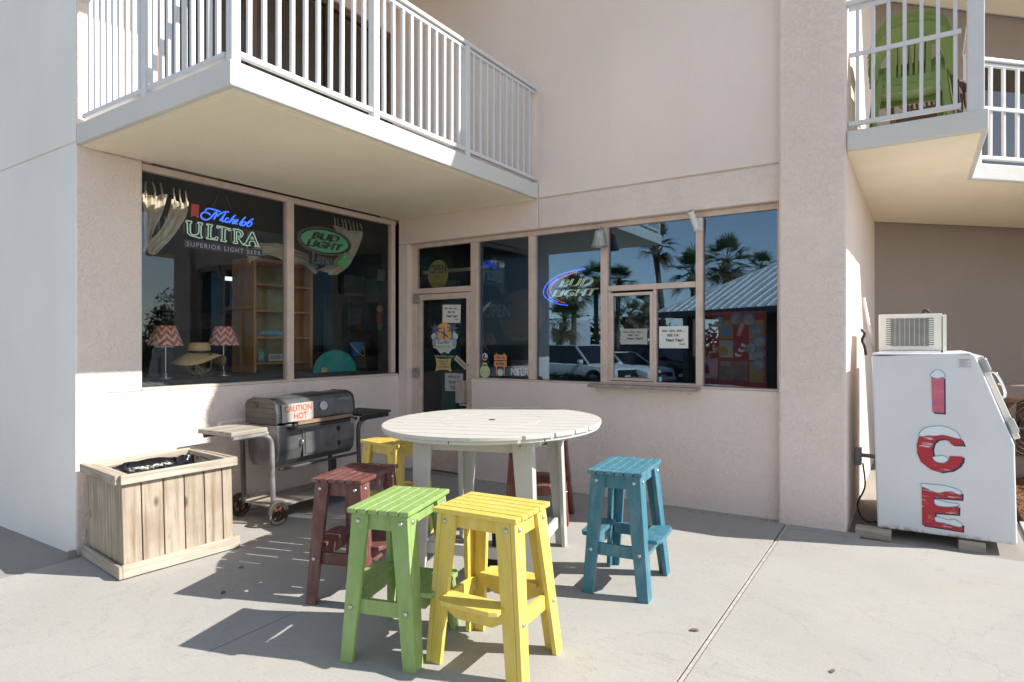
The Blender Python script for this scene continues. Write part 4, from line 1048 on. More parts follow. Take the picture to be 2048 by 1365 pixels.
# --- assorted dim furnishings deeper in the shop
def boxthing(name, x0, x1, yt, yb, u, depth, m, label, cat, bevel=.006):
    a_, b_ = onu(x0, yb, u), onu(x1, yt, u); zc0 = onu((x0+x1)/2, yb, u).z; zc1 = onu((x0+x1)/2, yt, u).z
    return tag(G().box(u-depth, u, a_.y, b_.y, zc0, zc1).obj(name, m, None, bevel), label, cat)
GRY = mat('interior_grey_panel', (.30,.32,.36), .7, var=.1); DBL = mat('interior_blue', (.05,.09,.14), .6, var=.2); DBR = mat('interior_brown', (.10,.06,.04), .6, var=.3)
boxthing('room_divider', 655, 700, 590, 745, -8.2, .1, GRY, 'grey room divider seen through the right window pane', 'divider')
boxthing('picture_frame', 690, 730, 552, 592, -7.6, .03, mat('picture_cream', (.33,.34,.28), .6, var=.3, vs=6), 'framed pale picture on the dark shop wall', 'picture')
boxthing('picture_frame', 700, 738, 605, 660, -7.6, .03, DBL, 'blue poster below the framed pale picture', 'poster')
boxthing('wall_plaque', 757, 771, 538, 562, -6.6, .04, CRM, 'small cream plaque near the right edge of shop window', 'plaque', .02)
boxthing('teal_cabinet', 756, 778, 560, 603, -7.0, .3, TEALI, 'teal cabinet at the right edge of the shop window', 'cabinet')
boxthing('tall_cabinet', 405, 470, 560, 742, -8.6, .4, DBL, 'dark blue tall cabinet in the depth of the shop', 'cabinet')
boxthing('wooden_partition', 486, 512, 530, 760, -7.4, .06, wood('partition_wood', (.17,.075,.03), (.08,.035,.015), .5, 'z', knots=False, bump=0), 'brown wooden partition left of the bookcase', 'partition')
boxthing('display_counter', 400, 470, 628, 660, -7.3, .5, DBR, 'dark wooden display counter behind the straw hat', 'counter')
# colourful parrot toy: body, head, wing, beak
pp = onu(760, 640, -6.3); pt = thing('parrot_toy', 'bright hanging parrot toy at the right of the shop window', 'toy', pp, 0)
def blob(c, r3, m, name, par):
    g = G(); n1, n2 = 10, 14; prof = [(math.sin(math.pi*i/n1), -math.cos(math.pi*i/n1)) for i in range(n1+1)]
    g.lathe([(max(.001, a_), b_) for a_, b_ in prof], n2, Matrix.Translation(c) @ Matrix.Diagonal((*r3, 1))); return g.obj(name, m, par, 0, True)
body_ = blob((0,0,.0), (.05,.06,.14), mat('parrot_red', (.45,.04,.03), .7), 'body', pt); blob((.01,-.01,.15), (.045,.05,.055), mat('parrot_yellow', (.6,.40,.03), .7), 'head', pt)
blob((.035,.02,0), (.025,.05,.11), mat('parrot_blue', (.03,.06,.30), .7), 'wing', pt); blob((.02,-.02,-.10), (.03,.04,.05), mat('parrot_green', (.03,.3,.06), .7), 'tail', pt)

# ------------------------------------------------------------------ door and right-hand windows: notices, stickers, signs
PAPER = mat('notice_paper', (.72,.71,.68), .7, var=.03); GPAP = mat('grey_notice', (.42,.42,.42), .7, var=.04); INK = mat('black_ink', (.02,.02,.02), .7)
VG = V0 + .024           # just in front of the glass, stuck on the outside
def paper(x0, x1, yt, yb, lines, label, m=PAPER, v=VG, cat='paper sign', tilt=0, name='paper_sign', tm=INK):
    c_ = onv((x0+x1)/2, (yt+yb)/2, v); w_ = onv(x1, (yt+yb)/2, v).x - onv(x0, (yt+yb)/2, v).x; h_ = onv((x0+x1)/2, yt, v).z - onv((x0+x1)/2, yb, v).z
    o = tag(G().box(-w_/2, w_/2, -.0008, .0008, -h_/2, h_/2).obj(name, m, None), label, cat); o.location = c_; o.rotation_euler = (0, tilt, 0)
    for (t_, xa, xb, za, zb, off) in lines:
        me = fit_text(make_text(t_, offset=off), (xa-.5)*w_, (xb-.5)*w_, (.5-zb)*h_, (.5-za)*h_, at(MV, (0,-.0016,0)), tm); link('lettering', me, o)
    return o
SEA = [('SEA, SEA, SEA ...', .10,.90,.16,.27,.035), ("SEE YA'", .28,.70,.35,.47,.035), ('Next Year!', .24,.84,.55,.70,.035), ('Josh', .70,.90,.77,.86,.03)]
paper(885, 921, 610, 646, SEA, "SEA, SEA, SEA notice taped to the shop door", tilt=R(2))
paper(1318, 1376, 653, 697, SEA, "bright white SEA, SEA, SEA notice on the right sliding pane")
paper(1241, 1294, 658, 689, SEA[:3], "greyish SEA, SEA, SEA notice on the left sliding pane, dimmed by its grey colour", mat('shaded_paper', (.40,.40,.39), .7), V0+.011)  # paper coloured grey to stand in for the dimness behind the glass
paper(890, 926, 747, 783, [('WINDOW', .16,.84,.13,.28,.012), ('SERVICE', .20,.78,.42,.57,.012), ('ONLY', .30,.68,.72,.88,.012)], 'grey WINDOW SERVICE ONLY notice on the shop door', GPAP)
o = paper(919, 936, 797, 812, [('Smile', .12,.88,.5,.85,.01)], 'small red and white notice at the foot of the door glass', PAPER)
G().box(-.05,.05,-.0028,-.0012,.008,.045).obj('red_header', mat('notice_red', (.5,.03,.03), .6), o)
# surf shop decal
cc = onv(889, 675, VG); em = thing('surf_decal', 'round palm and surfer decal on the shop door glass', 'decal', cc, 0)
ORG = mat('decal_orange', (.72,.40,.12), .6); SLT = mat('decal_slate', (.13,.15,.24), .6); PALE = mat('decal_pale', (.55,.62,.66), .6); BOARD = mat('decal_banner', (.62,.62,.36), .6)
def flat(pts, y, name, m, par): return G().prism(pts, 0, .0012, at(MV, (0,-y,0))).obj(name, m, par)
circ = lambda cx, cz, r_, n=24: [(cx + r_*math.cos(2*math.pi*i/n), cz + r_*math.sin(2*math.pi*i/n)) for i in range(n)]
flat([(.19*math.cos(a_)*(1+.10*math.sin(7*a_)), .17*math.sin(a_)*(1+.09*math.sin(9*a_))-.02) for a_ in [i*2*math.pi/72 for i in range(72)]], .0010, 'white_border', PALE, em)
flat(circ(0, .06, .115), .0024, 'sun_disc', ORG, em)
for sx in (-1, 1):
    P = []
    for i in range(28):
        a_ = 2*math.pi*i/28; r_ = .085 if i % 4 < 2 else .04; P.append((sx*.125 + r_*math.cos(a_), .10 + r_*.75*math.sin(a_)))
    pl2 = flat(P, .0038, 'palm_crown', SLT, em); flat([(sx*.118,.10),(sx*.132,.10),(sx*.120,-.06),(sx*.10,-.06)][::(1 if sx > 0 else -1)], .0038, 'palm_trunk', SLT, em)
    flat(circ(sx*.125, -.06, .062), .0028, 'wave', mat('decal_wave', (.30,.36,.45), .6), em)
flat([(-.055,.075),(-.03,.07),(.055,.015),(.06,.0),(.035,.005),(-.045,.055)], .0048, 'surfboard', SLT, em); flat([(-.008,.11),(.008,.11),(.012,.03),(.006,-.03),(-.010,-.03),(-.012,.03)], .0048, 'surfer', SLT, em)
bn = flat([(-.13,-.03),(.13,-.03),(.125,-.115),(-.125,-.115)][::-1], .0050, 'banner', PALE, em)
me = fit_text(make_text("Surfin'", shear=.2, offset=.02), -.105, .105, -.078, -.036, at(MV, (0,-.0068,0)), SLT); link('lettering', me, bn)
bn = flat([(-.125,-.092),(.125,-.092),(.12,-.128),(-.12,-.128)][::-1], .0066, 'lower_banner', BOARD, em)
me = fit_text(make_text("BEACH SHOP & GRILL"), -.10, .10, -.118, -.102, at(MV, (0,-.0083,0)), INK); link('lettering', me, bn)
me = fit_text(make_text('"Good Food, Hot Waves, ...in Paradise"', shear=.2, offset=.01), -.15, .15, -.238, -.213, at(MV, (0,-.002,0)), PAPER); link('lettering', me, em)
# yellow scroll sticker, tilted strip sticker
cc = onv(887, 730, VG); sk = thing('scroll_sticker', 'yellow scroll-shaped sticker on the shop door glass', 'sticker', cc, 0)
pb = flat([(-.125,.085),(-.06,.07),(.06,.07),(.125,.085),(.105,.0),(.125,-.085),(.06,-.06),(-.06,-.06),(-.125,-.085),(-.105,0)][::-1], .001, 'scroll', mat('scroll_yellow', (.52,.42,.17), .6, var=.15, vs=20), sk)
for t_, z0, z1, w_ in (('THOSE WHO', .03,.05,.07), ('WORK IN', .0,.02,.055), ('FLIP-FLOPS', -.035,-.015,.085)):
    me = fit_text(make_text(t_, offset=.01), -w_, w_, z0, z1, at(MV, (0,-.003,0)), INK); link('lettering', me, pb)
o = paper(908, 936, 720, 731, [('I LOVE MY WIFE', .08,.92,.3,.7,.01)], 'tilted pale strip sticker beside the door lock', mat('strip_sticker', (.55,.42,.38), .6), tilt=R(36), name='strip_sticker', cat='sticker')
# window A stickers
cc = onv(970, 714, VG); sk = thing('round_sticker', 'small round red, white and blue sticker on dark window', 'sticker', cc, 0)
dk = flat([(.036*math.cos(a_), .042*math.sin(a_)) for a_ in [i*2*math.pi/24 for i in range(24)]], .001, 'disc', PAPER, sk); flat([(.028*math.cos(a_), .033*math.sin(a_)) for a_ in [R(80)+i*math.pi/10 for i in range(11)]], .0024, 'blue_half', mat('sticker_blue', (.03,.08,.3), .6), sk); flat([(.028*math.cos(a_), .033*math.sin(a_)) for a_ in [R(-150)+i*math.pi/12 for i in range(11)]], .0030, 'red_half', mat('sticker_red', (.45,.05,.04), .6), sk)
cc = onv(970, 740, VG); sk = thing('kettlebell_sticker', 'pale green rounded sticker in the lower left of dark window', 'sticker', cc, 0)
KG = mat('sticker_sage', (.50,.55,.30), .6); flat(circ(0,-.02,.072), .001, 'body', KG, sk); flat([(-.038,.03),(.038,.03),(.03,.075),(.0,.085),(-.03,.075)][::-1], .0012, 'neck', KG, sk); flat([(-.028,.045),(.028,.045),(.028,.058),(-.028,.058)][::-1], .0028, 'dark_bar', INK, sk); flat([(-.07,-.024),(.07,-.024),(.07,-.026),(-.07,-.026)], .0028, 'seam', INK, sk)
cc = onv(1001, 730, VG); sk = thing('beach_sign_sticker', 'orange signpost sticker with a pale blue character-free ring below', 'sticker', cc, 0)
sk['label'] = 'orange two-board signpost sticker on the dark window'
OR2 = mat('sticker_orange', (.62,.28,.12), .6, var=.1)
for sx in (-1,1): flat([(sx*.052-.009,.13),(sx*.052+.009,.13),(sx*.052+.009,-.12),(sx*.052-.009,-.12)][::-1], .001, 'post', OR2, sk)
for z0, t_ in ((.05,'NO 1A'), (-.02,'30 PIER')):
    b2 = flat([(-.085,z0+.06),(.085,z0+.06),(.085,z0),(-.085,z0)][::-1], .0022, 'board', OR2, sk); me = fit_text(make_text(t_, offset=.02), -.06, .06, z0+.015, z0+.045, at(MV, (0,-.0038,0)), INK); link('lettering', me, b2)
flat(circ(0,-.085,.04), .0026, 'pale_disc', mat('sticker_ice', (.50,.60,.66), .6), sk)
p0, p1 = onv(1022, 751, VG), onv(1059, 738, VG)
st = tag(G().box(-.001,.001,-.0004,.0004,-.001,.001).obj('window_lettering', PAPER, None), 'white jagged lettering along the bottom of the dark window', 'lettering'); st.location = p0
me = fit_text(make_text('PCB LIFE', offset=.03), 0, p1.x-p0.x, 0, p1.z-p0.z, at(MV, (0,-.001,0)), PAPER); link('letters', me, st)
# faint OPEN lettering, round yellow OPEN plaque behind the transom
p0, p1 = onv(967, 636, V0+.2), onv(1020, 608, V0+.2)
st = tag(G().box(0,p1.x-p0.x,.008,.010,-.03,p1.z-p0.z+.03).obj('open_board', mat('black_open_board', (.012,.012,.013), .6), None), 'dim OPEN board hanging behind the dark window', 'sign'); st.location = p0
me = fit_text(make_text('OPEN'), .0, p1.x-p0.x, 0, p1.z-p0.z, at(MV, (0,0,0)), mat('dim_grey_lettering', (.20,.20,.19), .7)); link('lettering', me, st)
cc = onv(876, 549, V0+.12); sk = thing('open_plaque', 'round yellow OPEN plaque behind the glass above the door', 'sign', cc, 0)
pq = flat([(.16*math.cos(a_), .175*math.sin(a_)-.0) for a_ in [i*2*math.pi/32 for i in range(32)]], .0, 'plaque', mat('plaque_yellow', (.30,.23,.04), .6, var=.2, vs=9), sk)
me = fit_text(make_text('OPEN', offset=.02), -.13, .13, .01, .115, at(MV, (0,-.003,0)), INK); link('lettering', me, pq); me = fit_text(make_text('TIL'), -.03, .03, -.055, -.02, at(MV, (0,-.003,0)), INK); link('lettering', me, pq)
p0 = onv(905, 541, V0+.5); tag(G().box(p0.x-.5, p0.x+.55, p0.y, p0.y+.03, p0.z-.02, p0.z+.02).obj('shop_light_bar', mat('cream_bar', (.5,.46,.32), .6), None), 'cream bar seen through the transom glass above door', 'bar')
# neon arcs sign in window B
vN = V0 + .12; org = onv(1145, 575, vN)
s = thing('neon_sign', 'neon beer sign with blue and red arcs in service window', 'neon sign', org, 0, 'neon beer signs')
K2 = 140/764.
neon([[(545,100),(400,125),(250,175),(140,255),(92,340),(110,405),(200,465),(290,490),(360,497)],[(250,205),(172,270),(135,340),(160,410),(250,465)]], 1070, 520, K2, 'v', vN, .0062, 'blue_tube', NEONB, s, org)
neon([[(465,130),(300,190),(205,260),(165,320),(180,370)],[(235,430),(290,465),(330,470)]], 1070, 520, K2, 'v', vN, .0055, 'red_tube', NEONR, s, org)
for t_, xa, ya, xb, yb in (('BUD', 265,300,635,195), ('LIGHT', 185,408,690,308)):
    p0, p1 = onv(1070+xa*K2, 520+ya*K2, vN)-org, onv(1070+xb*K2, 520+yb*K2, vN)-org
    me = fit_text(make_text(t_, shear=.35, outline=.009), p0.x, p1.x, p0.z, p1.z, at(MV, (0,0,0)), NEONY); link('letter_tube', me, s)
# red ice-cream board in window D
vP = V0 + .14
a_, b_ = onv(1412, 765, vP), onv(1540, 622, vP)
pb = thing('ice_cream_board', 'red ice cream price board with round stickers inside the right window', 'menu board', (a_.x, vP, a_.z), 0)
WB, HB = b_.x-a_.x-.03, b_.z-a_.z
RB = mat('board_red', (.34,.032,.024), .5, var=.15, vs=4)
G().box(-.1, WB, 0, .02, -.05, HB).obj('backing', RB, pb, .004)
def tile(x0,x1,z0,z1,m,name='panel'): return G().box(x0*WB, x1*WB, -.004, -.0002, z0*HB, z1*HB).obj(name, m, pb, .002)
DR = mat('board_dark_red', (.30,.02,.02), .5, var=.2, vs=12); GP = mat('board_grey', (.34,.33,.31), .5, var=.2, vs=9); YG = mat('board_yellow', (.34,.20,.05), .5, var=.2, vs=9)
for x0,x1,z0,z1,m in ((.02,.21,.62,.88,DR),(.23,.46,.62,.88,YG),(.48,.70,.62,.88,DR),(.72,.96,.62,.88,YG),(.02,.21,.36,.60,DR),(.23,.46,.36,.60,GP),(.48,.70,.33,.60,DR),(.72,.96,.33,.60,GP),(.02,.21,.02,.31,DR),(.23,.71,.04,.31,mat('board_brown', (.20,.13,.10), .5, var=.3, vs=14)),(.73,.96,.02,.31,YG)):
    tile(x0,x1,z0,z1,m)
DISC = mat('disc_photo', (.28,.25,.24), .4, var=.5, vs=14); DBLU = mat('disc_rim_blue', (.10,.20,.38), .4)
for i, (x, z) in enumerate(((.10,.78),(.22,.86),(.52,.90),(.72,.89),(.84,.74),(.90,.58),(.74,.50),(.89,.43),(.88,.27))):
    d_ = G().lathe([(.055,0),(.055,.004),(.05,.006)], 20, at(MV, (x*WB, -.006, z*HB))).obj('round_sticker', DBLU, pb); G().lathe([(.044,0),(.044,.003)], 18, at(MV, (x*WB, -.0125, z*HB-.006))).obj('photo', DISC, d_)
for i in range(6): G().lathe([(.030,0),(.030,.005)], 16, at(MV, (.55*WB+i*.014, -.008-.0006*i, .40*HB+i*.022)) @ Matrix.Diagonal((1,.7,1,1))).obj('stripe_scoop', mat('scoop_white', (.6,.6,.58), .5) if i % 2 == 0 else DR, pb)
# popsicle, sandwich, cone shapes on the tiles
G().prism([(.53*WB,.66*HB),(.58*WB,.66*HB),(.66*WB,.84*HB),(.63*WB,.87*HB),(.57*WB,.84*HB)], 0, .004, at(MV,(0,-.006,0))).obj('popsicle', mat('popsicle_pink', (.55,.28,.24), .5), pb)
G().lathe([(.05,0),(.05,.004)], 18, at(MV,(.345*WB,-.006,.73*HB))).obj('sundae', DBLU, pb)
G().lathe([(.045,0),(.045,.004)], 18, at(MV,(.30*WB,-.006,.45*HB))).obj('cookie', YG, pb)
me = fit_text(make_text('TWIX', offset=.03), .45*WB, .69*WB, .24*HB, .30*HB, at(MV,(0,-.0062,0)), REDP); link('lettering', me, pb)
me = fit_text(make_text('GOLD', offset=.03, shear=.2), .26*WB, .42*WB, .24*HB, .30*HB, at(MV,(0,-.0062,0)), GP); link('lettering', me, pb)
# pale stacked trays at the foot of the board
tr = onv(1455, 770, V0+.09); tag(G().lathe([(.2,0),(.21,.03),(.2,.035)], 30, Matrix.Translation((-1.50, V0+.30, 1.10)) @ Matrix.Diagonal((1,.55,1,1))).obj('pale_tray', mat('tray_cream', (.6,.56,.42), .5), None), 'pale tray on the sill below the ice cream board', 'tray')
# barrel end and carton in window A
p_ = onv(1045, 632, V0+.45); tag(G().lathe([(.30,0),(.30,.05),(.27,.055)], 30, at(MV, p_)).obj('barrel_end', wood('barrel_wood', (.22,.10,.05), (.10,.05,.02), .6, 'x', knots=False, bump=0), None), 'round wooden barrel end behind the dark window', 'barrel')
p_ = onv(1045, 740, V0+.16); tag(G().box(p_.x-.16, p_.x+.12, p_.y, p_.y+.2, 1.10, 1.30).obj('cardboard_box', mat('cardboard', (.20,.15,.10), .8, var=.1), None, .004), 'cardboard box on the sill of the dark window', 'box')
# ------------------------------------------------------------------ bell and security camera on the window frames
bp_ = onv(1199, 474, VR-.03)
bell = thing('hanging_bell', 'weathered pale bell hanging from the window frame', 'bell', (bp_.x, VR-.03, bp_.z), 0)
BM = mat('weathered_bell', (.40,.40,.38), .5, .5, var=.25, vs=18, stretch=(3,3,.6))
G().lathe([(.085,-.098),(.082,-.090),(.070,-.065),(.058,-.02),(.052,.03),(.046,.055),(.02,.066),(.004,.068)], 28, None, False).obj('bell_body', BM, bell, 0, True); bell.children[-1].modifiers.new('t','SOLIDIFY').thickness = .004
G().tube([(0,0,.06),(0,0,.095),(0,.04,.10),(0,.10,.09)], .007, 8).obj('bracket', BM, bell, 0, True)
G().tube([(0,0,.05),(0,0,-.085)], .004, 6).obj('clapper', BM, bell)
cp = onv(1393, 440, VR+.03)
sc2 = thing('security_camera', 'white bullet security camera on the window mullion', 'camera', (cp.x, VR+.055, cp.z), 0)
WPL = mat('camera_white', (.72,.72,.68), .4, var=.06)
G().box(-.032,.048,-.008,.006,-.10,.02).obj('mount_plate', WPL, sc2, .006); G().tube([(.008,-.01,-.06),(-.01,-.06,-.05),(-.012,-.075,-.02)], .016, 10).obj('arm', WPL, sc2, 0, True)
m_ = Matrix.Translation((-.012,-.08,0)) @ Matrix.Rotation(R(-14), 4, 'Y') @ Matrix.Rotation(R(25), 4, 'X')
G().lathe([(.026,-.10),(.028,-.08),(.028,.055),(.031,.06),(.031,.075),(.024,.076)], 18, m_).obj('housing', WPL, sc2, 0); G().lathe([(.020,.0765),(.020,.079)], 16, m_).obj('lens', BLACK, sc2)
# ------------------------------------------------------------------ stacked plastic chairs on the right balcony
def make_chair(name, label, m, loc, rz, group):
    c = thing(name, label, 'chair', loc, rz, group)
    # arched back frame (outer and inner arch, leaning back), front faces +Y
    N = 22
    def arch(hw, h, t_):
        a_ = math.pi*t_; return (-hw*math.copysign(abs(math.cos(a_))**.75, math.cos(a_)), .42 + (h-.42)*abs(math.sin(a_))**.62)
    def yb(z): return -.20 - .13*max(0, z-.40)/.42
    g = G(); vs = []; fs = []
    for i in range(N+1):
        xo, zo = arch(.285, .83, i/N); xi, zi = arch(.225, .70, i/N)
        for (x, z, d) in ((xo, zo, 0), (xi, zi, .012), (xi, zi, .030), (xo, zo, .022)): vs.append((x, yb(z)+d, z))
    for i in range(N):
        for k in range(4): fs.append((i*4+k, i*4+(k+1)%4, (i+1)*4+(k+1)%4, (i+1)*4+k))
    g.add(vs, fs); bf = g.obj('back_frame', m, c, 0); smooth_by_angle(bf, 50)
    for k in range(5):
        x = -.076 + k*.038; z0, z1 = .46, .70
        G().hexa([(x-.011,yb(z0)+.008,z0),(x+.011,yb(z0)+.008,z0),(x+.011,yb(z0)+.022,z0),(x-.011,yb(z0)+.022,z0),(x-.011,yb(z1)+.008,z1),(x+.011,yb(z1)+.008,z1),(x+.011,yb(z1)+.022,z1),(x-.011,yb(z1)+.022,z1)]).obj('back_slat', m, bf, .003)
    for sx in (-1, 1):
        z0, z1 = .43, .70; xa, xb = sx*.098, sx*.135
        G().hexa([(min(xa,xb),yb(z0)+.006,z0),(max(xa,xb),yb(z0)+.006,z0),(max(xa,xb),yb(z0)+.022,z0),(min(xa,xb),yb(z0)+.022,z0),(min(xa,xb),yb(z1)+.006,z1),(max(xa,xb)-.0,yb(z1)+.006,z1),(max(xa,xb),yb(z1)+.022,z1),(min(xa,xb),yb(z1)+.022,z1)]).obj('back_side_slat', m, bf, .003)
    G().box(-.19,.19,-.215,-.19,.40,.465).obj('back_lower_rail', m, c, .006)
    # dished seat
    g = G(); n1, n2 = 8, 8; vs, fs = [], []
    for i in range(n1+1):
        for j in range(n2+1):
            x = -.23 + .46*i/n1; y = -.20 + .44*j/n2; z = .425 + .02*(2*i/n1-1)**2 + .012*math.sin(j/n2*3.14) - .03*(1-j/n2); vs.append((x*(1+.08*j/n2), y, z))
    for i in range(n1):
        for j in range(n2): a_ = i*(n2+1)+j; fs.append((a_, a_+n2+1, a_+n2+2, a_+1))
    so = g.add(vs, fs).obj('seat', m, c, 0, True); so.modifiers.new('t','SOLIDIFY').thickness = .012
    G().box(-.21,.21,.222,.238,.375,.428).obj('seat_apron', m, c, .006); G().box(-.20,.20,-.222,-.204,.345,.402).obj('seat_apron', m, c, .006)
    for sx in (-1, 1):
        for (xt, yt, xb_, y_b, zt) in ((.245,.225,.285,.275,.645), (.245,-.215,.285,-.33,.46)):
            g = G(); P = []
            for x, y, z, w_ in ((xb_, y_b, 0, .045), (xt, yt, zt, .070)):
                P += [(sx*x, y, z), (sx*x, y-math.copysign(w_, y), z), (sx*(x-.018), y-math.copysign(w_, y), z), (sx*(x-.018), y, z)]
            g.hexa(P); g.hexa([tuple(q) for q in [(sx*xb_,y_b,0),(sx*(xb_-.045),y_b,0),(sx*(xb_-.045),y_b-math.copysign(.014,y_b),0),(sx*xb_,y_b-math.copysign(.014,y_b),0),(sx*xt,yt,zt),(sx*(xt-.06),yt,zt),(sx*(xt-.06),yt-math.copysign(.014,yt),zt),(sx*xt,yt-math.copysign(.014,yt),zt)]])
            g.obj('leg', m, c, .004)
        pts = [(sx*.245,.255,.640),(sx*.262,.10,.655),(sx*.265,-.08,.650),(sx*.255,-.235,.62)]
        g = G(); P = spline(pts, 4); vs, fs = [], []
        for p in P:
            for dx, dz in ((-.032,0),(.026,0),(.026,-.016),(-.032,-.016)): vs.append((p.x+dx, p.y, p.z+dz))
        for i in range(len(P)-1):
            for k in range(4): fs.append((i*4+k, i*4+(k+1)%4, (i+1)*4+(k+1)%4, (i+1)*4+k))
        fs += [(0,1,2,3), tuple(len(vs)-4+k for k in (3,2,1,0))]
        g.add(vs, fs).obj('armrest', m, c, .004)
    return c
GRN = mat('green_plastic', (.18,.25,.07), .38, var=.08, vs=3); BRN = mat('brown_plastic', (.085,.045,.03), .42, var=.1, vs=3)
cc = onv(1818, 140, 6.10)
names = ['lowest green plastic chair in the stack on the right balcony', 'second green plastic chair from the bottom of the balcony stack', 'topmost green plastic chair in the stack on the right balcony']
base = make_chair('plastic_chair', names[0], GRN, (cc.x, 6.10, 3.162), R(4), 'green plastic chairs stacked on the balcony')
for k in (1, 2):
    c_ = copy_tree(base); c_.location = (cc.x - .004*k, 6.10 + .022*k, 3.162 + .058*k); c_['label'] = names[k]
make_chair('plastic_chair', 'brown plastic chair behind the green stack on the balcony', BRN, (cc.x+.14, 6.95, 3.162), R(-14), None)

# ------------------------------------------------------------------ small things round the ice machine
tag(G().tube([(CR+.055, 6.45, 1.90), (CR+.14, 6.32, 1.42)], .012, 8).obj('metal_pole', mat('pole_white', (.62,.62,.62), .4, .3), None, 0, True), 'pale metal pole leaning behind the ice machine', 'pole')
pb_ = thing('outlet_box', 'grey electrical outlet box on the pier beside the ice machine', 'outlet', (CR+.001, 6.25, .50), 0)
G().box(0,.05,-.05,.05,-.075,.075).obj('box', mat('outlet_grey', (.36,.36,.35), .4, .3), pb_, .006); G().tube([(.05,0,.01),(.16,-.01,.01)], .018, 10).obj('plug', mat('plug_grey', (.4,.4,.38), .5), pb_)
tag(G().tube(spline([(CR+.06,6.25,.44),(CR+.08,6.2,.25),(CR+.03,6.1,.10),(CR+.10,6.0,.0),(CR+.25,6.05,.02)], 6), .008, 6).obj('power_cable', BLACK, None, 0, True), 'black power cable hanging from the outlet box', 'cable')
tag(G().tube(spline([(CR+.02,6.6,1.62),(CR+.05,6.6,1.58),(CR+.03,6.6,1.52),(CR+.05,6.6,1.46),(CR+.06,6.6,1.38)], 5), .014, 6).obj('cable_hook', BLACK, None, 0, True), 'black cable hook on the pier above the ice machine', 'hook')
tag(G().tube(spline([(.0,6.35,1.73),(.01,6.36,1.765),(.035,6.37,1.77),(.055,6.38,1.73)], 5), .012, 8).obj('hose_loop', BLACK, None, 0, True), 'black hose loop on top of the condenser box', 'hose')
fc = Vector((.86, 8.35, .62))
fn = thing('drum_fan', 'rusty round drum fan on the ground behind the ice machine', 'fan', (fc.x, fc.y, .0), R(35))
FB = mat('fan_rust', (.13,.075,.05), .6, .4, var=.4, vs=9)
m_ = Matrix.Translation((0,0,.62)) @ Matrix.Rotation(R(90), 4, 'X')
G().lathe([(.30,-.12),(.31,-.12),(.31,.12),(.30,.12),(.30,-.12)], 32, m_, False).obj('drum', FB, fn); g = G()
for k in range(4): g.bar(tuple(m_ @ Vector((.04*math.cos(k*1.571), .04*math.sin(k*1.571), 0))), tuple(m_ @ Vector((.28*math.cos(k*1.571), .28*math.sin(k*1.571), .02))), .12, .008)
g.lathe([(.06,-.05),(.06,.05)], 16, m_); g.obj('blades', FB, fn); g = G()
for r_ in (.08,.13,.18,.23,.28): g.tube([m_ @ Vector((r_*math.cos(a_), r_*math.sin(a_), .13)) for a_ in [i*2*math.pi/28 for i in range(28)]], .003, 4, True)
for k in range(8): g.tube([m_ @ Vector((0,0,.135)), m_ @ Vector((.305*math.cos(k*.785), .305*math.sin(k*.785), .13))], .003, 4)
g.obj('guard', FB, fn)
for sx in (-1,1): G().bar((sx*.26,-.15,.0), (sx*.26,0,.45), .04, .02).obj('leg', FB, fn)
tag(G().box(.55,1.9,8.9,9.25,-.02,1.02).obj('utility_cabinet', PINK2, None, .02), 'low stucco utility cabinet behind the drum fan', 'cabinet')

# ------------------------------------------------------------------ across the street: what the right-hand windows mirror
MV0 = V0 + .028                     # mirror plane of the glass
def mir(x, y, t):                   # point seen in the mirror at depth t -> where it really stands
    r = _ray(x, y); return Vector((t*r[0], 2*MV0 - t*r[1], 1.5 + t*r[2]))
LOT = -.36
BARK = mat('palm_bark', (.20,.155,.115), .95, var=.3, vs=6, bump=.8, bs=14, bd=.03, stretch=(1,1,2))
def leafmat(name, c, c2):
    m, nt, b = nodes_of(name); oi = noise(nt, coords(nt, True), 1.2, 3)
    nt.links.new(ramp(nt, oi, [(.35, c), (.65, c2)]), b.inputs['Base Color']); b.inputs['Roughness'].default_value = .55
    b.inputs['Transmission Weight'].default_value = 0; MATS[name] = m; return m
PALMG = leafmat('palm_leaf', (.055,.085,.028), (.13,.15,.045)); DEADP = leafmat('dry_palm_leaf', (.22,.15,.075), (.16,.13,.06))
